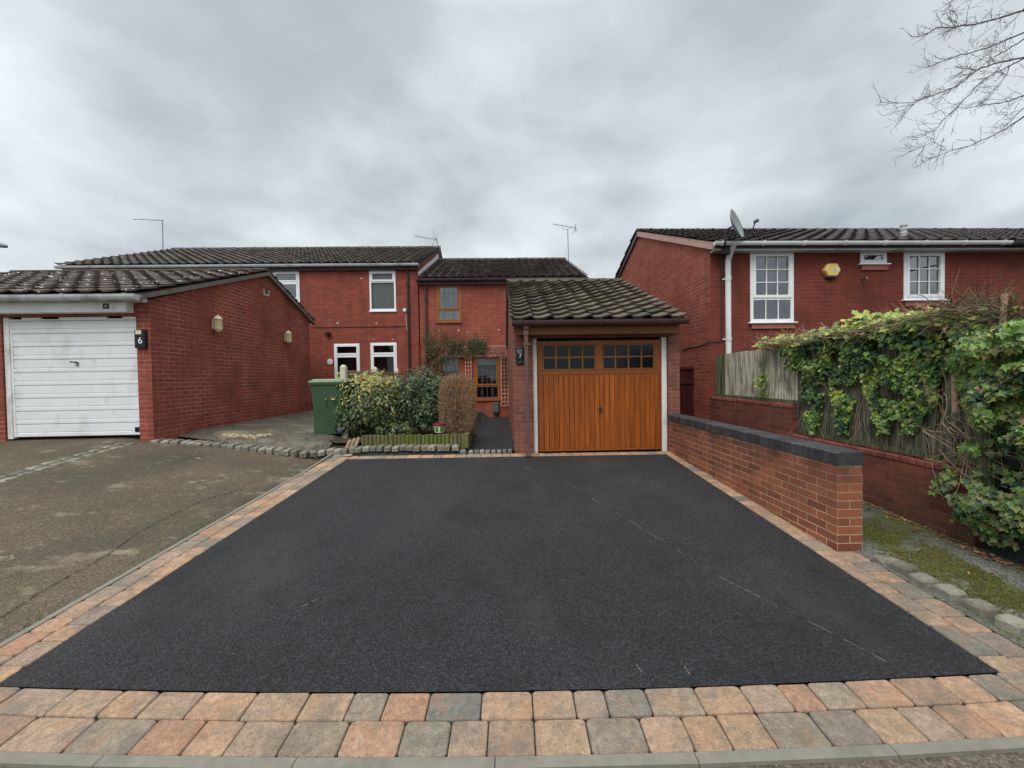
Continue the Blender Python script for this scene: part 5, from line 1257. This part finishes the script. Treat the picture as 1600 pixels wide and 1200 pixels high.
for _ in range(420):
    r = random.random()
    if r < .75: x, y = LX-.02-abs(random.gauss(0, .06)), random.uniform(1.9, 4.4)
    elif r < .85: x, y = random.uniform(3.1, 3.8), random.uniform(1.9, 4)
    elif r < .95: x, y = random.uniform(-4.2, -3.3), random.uniform(6.3, 6.72)
    else: x, y = random.uniform(-6, 2.6), random.uniform(2.4, 6.9)
    if r >= .95 and random.random() < .7: continue
    leaf(li, Vector((x, y, zt(x, y)+.014)), Vector((0, 0, 1))+rv(.35), rv(1), random.uniform(.018, .042), IVY if r < .5 else LAUR, 0)
o = li.build('leaf_litter', M['litter'], None, uv=False); tag(o, 'brown fallen leaves gathered along the foot of the walls', 'leaves', kind='stuff')

# ------------------------------------------------------------------ front garden of number 7
def on(px, py, Y): return P(px, py, Y)
# wheelie bin
bx, by = P(518, 640, 7.55).x, 7.66
q = empty('wheelie_bin', (bx, by, zt(bx, by)+.01), -84, 'green wheelie bin standing beside the shrubs before the white windowed house', 'wheelie bin')
b = MB()
def taper(b, z0, w0, d0, z1, w1, d1, y0off=0, y1off=0):
    v0 = [(-w0/2, -d0/2+y0off, z0), (w0/2, -d0/2+y0off, z0), (w0/2, d0/2+y0off, z0), (-w0/2, d0/2+y0off, z0)]; v1 = [(-w1/2, -d1/2+y1off, z1), (w1/2, -d1/2+y1off, z1), (w1/2, d1/2+y1off, z1), (-w1/2, d1/2+y1off, z1)]
    b.add(v0+v1, [(0, 3, 2, 1), (4, 5, 6, 7), (0, 1, 5, 4), (1, 2, 6, 5), (2, 3, 7, 6), (3, 0, 4, 7)])
taper(b, .0, .50, .50, .95, .56, .66); taper(b, .951, .595, .70, .99, .60, .71); b.box(-.20, -.345, .80, .20, -.328, .83, bv=.004)
for x in (-.22, .22): b.box(x-.012, -.30, .02, x+.012, -.27, .6)
o = b.build('body', M['bin'], q); md = o.modifiers.new('bevel', 'BEVEL'); md.width = .012; md.segments = 2
b = MB(); taper(b, .992, .61, .74, 1.03, .60, .72); taper(b, 1.031, .56, .68, 1.065, .48, .58); o = b.build('lid', M['binlid'], q); md = o.modifiers.new('bevel', 'BEVEL'); md.width = .012; md.segments = 2
b = MB(); b.tube([(-.26, .40, .93), (.26, .40, .93)], .016, 8); b.box(-.25, .33, .9, -.21, .41, .95); b.box(.21, .33, .9, .25, .41, .95); b.build('handle_bar', M['bin'], q)
for x in (-.27, .27):
    b = MB(); b.tube([(x-.025, .2, .10), (x+.025, .2, .10)], .10, 20); w_o = b.build('wheel', M['rubber'], q); b = MB(); b.tube([(x-.03, .2, .10), (x+.03, .2, .10)], .05, 14); b.build('hub', M['metal'], w_o)
# third wheel look: the near one visible on the right side
# garden divider: posts and panels
px_posts = [(537.5, 7.52, 'nearest'), (586.5, 9.3, 'middle'), (620.5, 11.0, 'farthest')]
pp = []
for i, (px, Y, nm) in enumerate(px_posts):
    p = P(px, 600, Y); z0_ = zt(p.x, Y)-.02; b = MB(); h = 1.945-z0_
    b.box(-.052, -.052, 0, .052, .052, h-.05, bv=.008); b.add([(-.052, -.052, h-.05), (.052, -.052, h-.05), (.052, .052, h-.05), (-.052, .052, h-.05), (-.02, -.02, h), (.02, -.02, h), (.02, .02, h), (-.02, .02, h)], [(4, 5, 6, 7), (0, 1, 5, 4), (1, 2, 6, 5), (2, 3, 7, 6), (3, 0, 4, 7)])
    o = b.build('concrete_post', M['post'], None); o.location = (p.x, Y, z0_); pp.append((p.x, Y))
    tag(o, ('full height cream concrete post next to the green wheelie bin', 'middle cream concrete post tip showing above the yellow shrub', 'farthest cream concrete post tip above the shrubs before the right white window')[i], 'fence post', 'concrete posts between the front gardens')
for (a, c), lb in zip(((pp[0], pp[1]), (pp[1], pp[2])), ('brown timber fence panel between the nearest two concrete posts', 'brown timber fence panel between the farther two concrete posts')):
    L_ = math.hypot(c[0]-a[0], c[1]-a[1]); an = math.degrees(math.atan2(c[1]-a[1], c[0]-a[0])); q = empty('timber_fence', (a[0], a[1], .62), an, lb, 'fence')
    b = MB()
    for k in range(7): b.box(.06, -.015+.004*(k % 2), .02+k*.165, L_-.06, .015, .02+k*.165+.16, bv=.003)
    b.build('boards', M['oldwood'], q); b = MB(); b.box(.06, -.03, 1.175, L_-.06, .03, 1.21, bv=.004); b.build('top_rail', M['stem'], q)
# log roll edging
q = empty('log_edging', (-2.4, 7.13, zt(-2.4, 7.13)), 0, 'mossy half log edging along the front of the flower bed', 'garden edging')
b = MB(); x = -2.78; i = 0
while x < -.87:
    r_ = random.uniform(.033, .04); h = .20+random.uniform(-.008, .008); z0_ = zt(x, 7.1)-zt(-2.4, 7.13)-.12; lean = 0
    b.tube([(x+2.4, 0, z0_), (x+2.4+lean, 0, .135+random.uniform(-.012, .012)-.0)], r_, 9); x += r_*2+.002; i += 1
b.box(-.90+2.4, -.03, -.12, -.83+2.4, .05, .155, bv=.006)
b.build('half_logs', M['log'], q)
b = MB()
for k, x in enumerate((-3.03, -2.95, -2.87)): b.tube([(x+2.4-.06, -.02, -.10), (x+2.4+.01, 0, .06+.02*k)], .032, 8)
b.build('leaning_logs', M['stem'], q)
b = MB(); y = 0.0
while y < 1.6: b.tube([(1.55-.042*y, .06+y, -.15), (1.55-.042*y, .06+y, .13)], .036, 8); y += .075
b.build('side_logs', M['log'], q)

def shrub(name, label, c, R_, n, shape, size, mats, pickf, stems, seed=0, zmin=None, lumps=.22, grp=None, down=(0, 0, -.3), droop=.5, nsc=2.2):
    q = empty(name, (c[0], c[1], zt(c[0], c[1])), 0, label, 'shrub', grp); mb = MB(); k = 0
    while k < n:
        d = rv(1)
        if d.length > 1 or d.length < .05: continue
        d.normalize(); f = 1+lumps*noise.noise((d.x*nsc+seed, d.y*nsc, d.z*nsc))*1.6+.08*noise.noise((d.x*7, d.y*7+seed, d.z*7))
        dd = 1-random.random()**2.2*.62
        sq = max(abs(d.x), abs(d.z)); bx_ = (1/max(sq, .6))**.35
        p = Vector((d.x*R_[0], d.y*R_[1], d.z*R_[2]))*f*dd*bx_
        w_ = Vector((c[0], c[1], c[2]))+p
        if w_.z < (zmin if zmin else zt(w_.x, w_.y)+.05): k += .2; continue
        if noise.noise((w_.x*5+seed, w_.y*5, w_.z*5)) < -.36: k += .1; continue
        n_ = d*.8+Vector((0, -.3, .5))+rv(.6)
        leaf(mb, w_, n_, d*.6+Vector(down)*droop+rv(.6), random.uniform(*size), shape, pickf(w_, d), .12); k += 1
    o = mb.build('foliage', mats, None, uv=False); rebase(o, q)
    sm_ = MB(); zb = zt(c[0], c[1])-.03
    for s_ in range(stems):
        a = random.random()*6.28; e = Vector((c[0]+R_[0]*.6*math.cos(a), c[1]+R_[1]*.6*math.sin(a), c[2]+R_[2]*random.uniform(-.1, .6)))
        s0 = Vector((c[0]+random.uniform(-.08, .08), c[1]+random.uniform(-.08, .08), zb)); m_ = s0.lerp(e, .45)+Vector((0, 0, .1)); sm_.tube([s0, m_, e], [.022, .014, .005], 6)
        for _ in range(4):
            t = random.uniform(.3, 1); sm_.tube([s0.lerp(m_, t), s0.lerp(m_, t)+rv(.25)+Vector((0, 0, .1))], [.008, .003], 4)
    o = sm_.build('stems', M['stem_dk'], None, uv=False); rebase(o, q); return q
ca = P(573, 627, 7.75); 
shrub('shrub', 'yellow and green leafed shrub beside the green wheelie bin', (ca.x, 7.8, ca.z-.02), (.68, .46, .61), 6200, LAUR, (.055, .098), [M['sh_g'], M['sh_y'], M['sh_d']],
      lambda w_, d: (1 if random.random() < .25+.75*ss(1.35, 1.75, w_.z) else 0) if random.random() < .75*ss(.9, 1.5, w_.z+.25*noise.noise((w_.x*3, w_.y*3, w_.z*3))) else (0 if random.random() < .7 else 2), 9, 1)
cb = P(657, 620, 7.9)
shrub('shrub', 'dark glossy green shrub between the yellow shrub and the brown clipped bush', (cb.x, 7.95, cb.z-.06), (.50, .42, .60), 5600, LAUR, (.05, .088), [M['sh_d'], M['sh_g']],
      lambda w_, d: 1 if random.random() < .06 else 0, 8, 5, zmin=.66)
cc_ = P(625, 672, 7.5)
shrub('low_shrub', 'low green shrub under the dark shrub behind the log edging', (cc_.x-.1, 7.5, .66), (.36, .2, .16), 460, LAUR, (.05, .08), [M['sh_g'], M['sh_d']], lambda w_, d: 0 if random.random() < .7 else 1, 4, 9)
# brown clipped bush: masses of fine twigs
cx_ = P(714.5, 636, 7.55); q = empty('clipped_bush', (cx_.x, 7.6, zt(cx_.x, 7.6)), 0, 'brown leafless clipped bush beside the paint tub and tarmac path', 'bush')
hx_, hy_, z0_, z1_ = .355, .33, .50, 1.70
def inb(p, k=1.0):
    zz = (p.z-(z0_+z1_)/2)/((z1_-z0_)/2); tap = 1-.16*max(0, -zz)**2-.0*zz
    return (abs(p.x/(hx_*tap*k))**3.2+abs(p.y/(hy_*tap*k))**3+abs(zz/k)**4) < 1+.25*noise.noise((p.x*6, p.y*6, p.z*6))
sm = MB(); lf = MB(); cnt = 0
while cnt < 9500:
    p = Vector((random.uniform(-hx_, hx_), random.uniform(-hy_, hy_), random.uniform(z0_, z1_)))*1.0
    if not inb(p) or (inb(p, .78) and random.random() < .8): continue
    d = (Vector((p.x*1.6, p.y*1.6, p.z-.9)).normalized()*.5+rv(.9)+Vector((0, 0, .5))).normalized(); l = random.uniform(.03, .09); s_ = d.cross(rv(1)).normalized()*random.uniform(.0016, .003)
    e = p+d*l; sm.quad(p-s_, p+s_, e+s_*.5, e-s_*.5)
    if random.random() < .55: leaf(lf, e, rv(1)+Vector((0, -.4, .3)), rv(1), random.uniform(.012, .024), LAUR, 0)
    cnt += 1
o = sm.build('twigs', M['dryleaf'], q, uv=False); o.location = (0, 0, -zt(cx_.x, 7.6)); o = lf.build('dry_leaves', M['dryleaf'], q, uv=False); o.location = (0, 0, -zt(cx_.x, 7.6))
sm = MB()
for _ in range(60):
    a = random.random()*6.28; r_ = random.random()**.5*.26; s0 = Vector((random.uniform(-.06, .06), random.uniform(-.06, .06), 0)); e = Vector((r_*math.cos(a), r_*math.sin(a), random.uniform(.6, 1.2))); sm.tube([s0, s0.lerp(e, .5)+rv(.03), e], [.010, .006, .003], 5)
sm.build('branches', M['stem_dk'], q, uv=False)
# straggly ground plants beside the path
sp = MB()
for _ in range(900):
    t = random.random(); y = 7.3+4.6*t; x = -1.0-.042*(y-7.05)-random.uniform(0, .3); z = zt(x, y)+random.uniform(.02, .22)*(1-.3*t)
    leaf(sp, Vector((x, y, z)), rv(1)+Vector((0, -.3, .8)), rv(1), random.uniform(.025, .05), LAUR, 1 if y < 8.6 and random.random() < .8 else 0)
o = sp.build('border_plants', [M['climb'], M['dryleaf']], None, uv=False); tag(o, 'straggly low border plants along the left edge of the tarmac path', 'plants', kind='stuff')
# paint tub
tp = P(686, 664, 7.3); q = empty('paint_tub', (tp.x, 7.33, P(686, 675.5, 7.33).z), 0, 'small white tub with dark red lid and green label on the flower bed', 'tub')
b = MB(); b.lathe([(0, 0), (.085, 0), (.09, .01), (.105, .15)], n=24); b.build('tub_body', M['tubw'], q, smooth=False)
b = MB(); b.lathe([(.0875, .02), (.1035, .115)], n=24); b2 = MB()
for k in range(24):
    t0, t1 = 2*math.pi*k/24, 2*math.pi*(k+1)/24
    if not (3.9 < t0 < 5.6): continue
    for (za, zb, ra, rb) in ((.02, .115, .0925, .1035),): b2.quad((ra*math.cos(t0), ra*math.sin(t0), za), (ra*math.cos(t1), ra*math.sin(t1), za), (rb*math.cos(t1), rb*math.sin(t1), zb), (rb*math.cos(t0), rb*math.sin(t0), zb), 1 if 4.6 < t0 < 4.9 else 0)
b2.build('label', [M['tubg'], M['tubw']], q)
b = MB(); b.lathe([(.105, .125), (.112, .135), (.112, .165), (.104, .17), (0, .168)], n=24); b.build('tub_lid', M['red_pl'], q)
# climber on number 7
cl = MB(); cs = MB()
def clz(u, w_): return onf(h7, u, -.02-random.random()*.22, w_)
cnt = 0
while cnt < 2600:
    px = random.uniform(662, 760); t = (px-662)/98
    cyc = 548-10*t if px > 700 else 552; hh_ = 17 if px > 700 else 34
    py = random.gauss(cyc, hh_*.45)
    if px < 700 and random.random() < .3: py = random.uniform(515, 590)
    if noise.noise((px*.09, py*.09, 0)) < -.12: cnt += .1; continue
    if 690 < px < 722 and py > 566: continue
    u, w_ = h7.fr(px, py, -.1); p = Vector(clz(u, w_))
    leaf(cl, p, Vector((0, -1, .4))+rv(.7), rv(1), random.uniform(.04, .085), LAUR, 0); cnt += 1
for _ in range(300):
    px = random.uniform(784, 794); py = random.uniform(556, 600); u, w_ = h7.fr(px, py, -.1); leaf(cl, Vector(clz(u, w_)), Vector((0, -1, .4))+rv(.7), rv(1), random.uniform(.03, .06), LAUR, 0)
for _ in range(170):
    px = random.uniform(664, 715) if random.random() < .7 else random.uniform(700, 790); py = random.uniform(515, 560) if px < 715 else random.uniform(540, 556); u, w_ = h7.fr(px, py, -.1)
    vine(clz(u, w_), (random.uniform(-1, 1), -.1, random.uniform(-.6, .8)), random.uniform(.2, .5), .006, wob=.4, mb=cs)
for px in (676, 682, 690):
    u, w_ = h7.fr(px, 560, -.1); cs.tube([onf(h7, u+.1, -.08, .4), onf(h7, u, -.06, 1.1), onf(h7, u-.05, -.07, w_), onf(h7, u+.1, -.08, w_+.6)], [.025, .02, .014, .006], 6)
CL = empty('climbing_plant', onf(h7, .6, -.1, .4), 0, 'straggly climbing plant around the ground floor window and brown downpipe', 'climber')
o = cl.build('leaves', M['climb'], None, uv=False); rebase(o, CL); o = cs.build('stems', M['stem_dk'], None, uv=False); rebase(o, CL)
# pale sand spill and kerb oddments
b = MB()
for (px, py, rx, ry) in ((362, 681, .16, .08), (392, 683, .2, .07), (408, 681, .12, .06), (420, 680, .12, .05)): blot(px, py, rx, ry, b, .012)
struct(b.build('sand_patch', M['sand2'], uv=False))

# ------------------------------------------------------------------ aerials on the roofs
def aerial(name, base, pts, label, boom=None, elems=(), r=.016):
    q = empty(name, base, 0, label, 'aerial'); b = MB(); b.tube([Vector(p)-Vector(base) for p in pts], r, 7); b.build('mast', M['metal'], q)
    if boom:
        b = MB(); b.tube([Vector(p)-Vector(base) for p in boom], .012, 6); b.build('boom', M['metal'], q); A_, B_ = Vector(boom[0])-Vector(base), Vector(boom[-1])-Vector(base)
        for (t, l, kind) in elems:
            c = A_.lerp(B_, t); b = MB(); d = (B_-A_).normalized(); s_ = Vector((0, 1, 0)) if kind == 'h' else Vector((0, 0, 1))
            b.tube([c-s_*l, c+s_*l], .006, 5); b.build('element', M['metal'], q)
    return q
Y0 = 17.0
a0, a1, a2 = P(254.5, 394, Y0), P(254, 344.5, Y0), P(207.5, 342.5, Y0)
aerial('tv_aerial', a0, [a0-Vector((0, 0, .3)), a1], 'tall thin mast with a single long side arm on the left roof', [a2, P(255.5, 344.5, Y0)], [(.05, .06, 'h'), (.3, .09, 'h'), (.5, .1, 'h'), (.7, .1, 'h'), (.9, .12, 'h')])
a0, a1 = P(687.5, 400, 16.9), P(683, 372, 16.9)
q = aerial('tv_aerial', a0, [a0-Vector((0, 0, .2)), P(687, 386, 16.9), P(682.5, 381, 16.9), a1], 'tilted tv aerial above the verge where the two roofs step', [P(648, 368.5, 16.9), P(682, 374.5, 16.9)], [(k/12, .07, 'z') for k in range(12)])
b = MB()
for p, p2 in (((677, 361), (681, 374)), ((679, 374), (674, 385)), ((681, 374), (684, 363)), ((675, 368), (684, 378))): b.tube([P(*p, 16.9)-a0, P(*p2, 16.9)-a0+Vector((0, .12, 0))], .008, 5)
b.build('reflector', M['metal'], q)
a0, a1 = P(888.5, 405, 17.2), P(887, 358.5, 17.2)
q = aerial('tv_aerial', a0, [a0-Vector((0, 0, .5)), a1], 'tv aerial on a straight pole at the right end of the leaded window house', [P(864, 350, 17.2), P(900, 356.5, 17.2)], [(.02, .05, 'z'), (.15, .06, 'z'), (.3, .07, 'z'), (.45, .07, 'z'), (.6, .07, 'z'), (.75, .08, 'z')])
b = MB(); b.tube([P(878, 352.5, 17.2)-a0, P(878.5, 357.5, 17.2)-a0, P(888, 358.8, 17.2)-a0, P(889.5, 355, 17.2)-a0], .01, 5); b.build('support_bracket', M['metal'], q)
b = MB()
for p, p2 in (((899, 350), (900, 361)), ((900, 356), (895, 363)), ((897, 353), (903, 359))): b.tube([P(*p, 17.2)-a0, P(*p2, 17.2)-a0+Vector((0, .15, 0))], .009, 5)
b.build('reflector', M['metal'], q)
# street lamp whose head just enters at the left
l0 = P(-3, 383.5, 16.0); l1 = P(12, 384.5, 16.0); q = empty('street_lamp', (l0.x-1.6, 16.0, zt(l0.x, 16)), 0, 'street lamp head poking in above the roofs at the left edge', 'street lamp')
def rel(p): return Vector(p)-q.location
b = MB(); b.tube([(0, 0, -.2), (0, 0, .9), (0, 0, .95), (0, 0, l0.z-q.location.z-.6), (.3, 0, l0.z-q.location.z-.15), rel(l0)+Vector((-.3, 0, -.02))], [.09, .09, .06, .05, .04, .035], 10); b.build('pole', M['metal'], q)
b = MB(); h0 = rel(l0); b.tube([h0+Vector((-.35, 0, 0)), h0+Vector((-.2, 0, .01)), h0+Vector((.1, 0, .02)), rel(l1)+Vector((-.08, 0, 0)), rel(l1)], [.035, .09, .11, .08, .02], 12); b.build('lamp_head', M['dish'], q)

# ------------------------------------------------------------------ bare tree overhanging at top right
random.seed(11)
tw = MB(); TY = 5.6
tbase = Vector((10.2, 4.4, zt(10, 4.4)-.1)); fork = Vector((10.0, 4.6, 4.0))
Zo = lambda x, y: (1360+x/4.617, y/4.617)
limbs = [
 ([(1108, 75), (950, 125), (800, 165), (700, 180), (600, 195), (480, 200), (400, 245), (290, 270)], 5.3, .026),
 ([(1108, 235), (950, 300), (850, 345), (700, 385), (560, 420), (440, 480), (340, 490)], 5.9, .022),
 ([(1108, 415), (1000, 440), (880, 460), (760, 510), (680, 580), (600, 635), (480, 675), (380, 710), (300, 740), (60, 740)], 5.5, .024),
 ([(1108, 420), (1000, 480), (860, 545), (760, 630), (640, 760), (540, 850), (470, 935), (455, 1020), (540, 1065)], 5.1, .017),
 ([(1108, 690), (1000, 730), (900, 750), (780, 760), (650, 790)], 6.1, .020),
 ([(1108, 840), (980, 930), (880, 980), (760, 1035), (600, 1080), (420, 1150)], 5.6, .020),
 ([(1108, 280), (980, 360), (870, 430), (760, 510), (700, 495), (600, 480)], 5.45, .016),
 ([(1108, 780), (1020, 860), (960, 940)], 5.9, .012),
 ([(1108, -60), (1000, -40), (800, -70), (600, -10), (560, 60), (630, 130), (600, 195)], 5.4, .014),
 ([(1108, 60), (1000, 180), (900, 280)], 5.5, .010),
 ([(1000, 480), (980, 550), (940, 610), (860, 690), (800, 740)], 5.1, .008),
 ([(370, 715), (240, 790), (80, 840)], 5.5, .008),
 ([(470, 935), (380, 980), (300, 1010)], 5.1, .006),
 ([(455, 1020), (330, 1075), (235, 1125)], 5.1, .006),
]
def twig(p, d, L_, r_, lvl):
    n = max(3, int(L_/.07)); pts = [p]; d = d.normalized()
    for i in range(n):
        d = (d+rv(.20)+Vector((-.03, 0, .01))).normalized(); pts.append(pts[-1]+d*L_/n)
    tw.tube(pts, [max(.0017, r_*.55*(1-.6*i/n)) for i in range(n+1)], 3 if lvl > 0 else 5, cap=False)
    if lvl < 2:
        m_ = int(L_/(.085 if lvl == 0 else .075))
        for k in range(m_):
            t = random.uniform(.15, 1); i = min(n-1, int(t*n)); pp_ = pts[i].lerp(pts[i+1], random.random()); dd = (pts[i+1]-pts[i]).normalized()
            twig(pp_, dd*.75+rv(.75), L_*random.uniform(.22, .5)*(1.15-t*.5), r_*.55, lvl+1)
for (pl, Yd, r_) in limbs:
    pts = [P(*Zo(*p), Yd+.12*i*0+.25*math.sin(i*1.3)) for i, p in enumerate(pl)]
    sm_ = [pts[0]]
    for a, b_ in zip(pts, pts[1:]):
        for k in range(1, 4): sm_.append(a.lerp(b_, k/3)+rv(.008))
    n = len(sm_); tw.tube(sm_, [max(.0024, r_*.5*(1-.75*i/(n-1))) for i in range(n)], 6, cap=False)
    if pl[0][0] >= 1100: tw.tube([sm_[0], sm_[0].lerp(fork+Vector((0, 0, .6)), .35)+Vector((0, 0, -.1)), fork+Vector((0, 0, random.uniform(-.5, 1.2)))], [r_*.5, r_*1.0, r_*2.4], 7, cap=False)
    L_ = sum((b_-a).length for a, b_ in zip(sm_, sm_[1:]))
    for k in range(int(L_/.062)):
        t = random.uniform(.05, 1); i = min(n-2, int(t*(n-1))); dd = (sm_[i+1]-sm_[i]).normalized(); p = sm_[i].lerp(sm_[i+1], random.random())
        twig(p, dd*.9+rv(.75)+Vector((-.15, 0, .0)), random.uniform(.14, .42)*(1.1-.45*t), max(.0035, r_*.22), 1)
TR = empty('bare_tree', tbase, 0, 'bare winter tree whose twigs overhang the top right corner', 'tree')
o = tw.build('branches', M['bark'], None, uv=False); rebase(o, TR)
b = MB(); b.tube([tbase, tbase.lerp(fork, .3)+Vector((.05, 0, 0)), tbase.lerp(fork, .7)+Vector((-.04, 0, 0)), fork, fork+Vector((.2, 0, 1.8)), fork+Vector((.1, .2, 3.4))], [.24, .19, .16, .14, .09, .04], 12)
o = b.build('trunk', M['bark'], None); rebase(o, TR)
b = MB()
for _ in range(24):     # the part of the crown outside the picture
    a = random.uniform(-1.2, 1.9); d = Vector((math.cos(a)*.9, math.sin(a)*.9, random.uniform(.2, 1))).normalized(); s0 = fork+Vector((0, 0, random.uniform(-.2, 2.4))); p = s0; pts = [p]
    for i in range(6): d = (d+rv(.2)).normalized(); p = p+d*.45; pts.append(p)
    b.tube(pts, [.05*(1-.14*i) for i in range(7)], 6, cap=False)
o = b.build('outer_branches', M['bark'], None, uv=False); rebase(o, TR)

# weeds and grit gathered in the joints of the left drive and beside the kerb edging
random.seed(21)
wd = MB()
for _ in range(900):
    r = random.random()
    if r < .45: x, y = -3.27-abs(random.gauss(0, .02)), random.uniform(2.2, 6.8)
    elif r < .8: t = random.random(); x, y = -6.0-.0+.35*t+random.gauss(0, .05), 6.2-3.0*t
    else: x, y = random.uniform(-6.0, -3.4), 6.5+random.gauss(0, .06)
    if noise.noise((x*3, y*3, 0)) < -.05: continue
    leaf(wd, Vector((x, y, zt(x, y)+.008)), Vector((0, 0, 1))+rv(.5), rv(1), random.uniform(.008, .022), LAUR, random.choice((0, 0, 1)))
o = wd.build('joint_weeds', [M['moss'], M['litter']], None, uv=False); tag(o, 'tiny weeds and grit in the joints and edges of the old left driveway', 'weeds', kind='stuff')
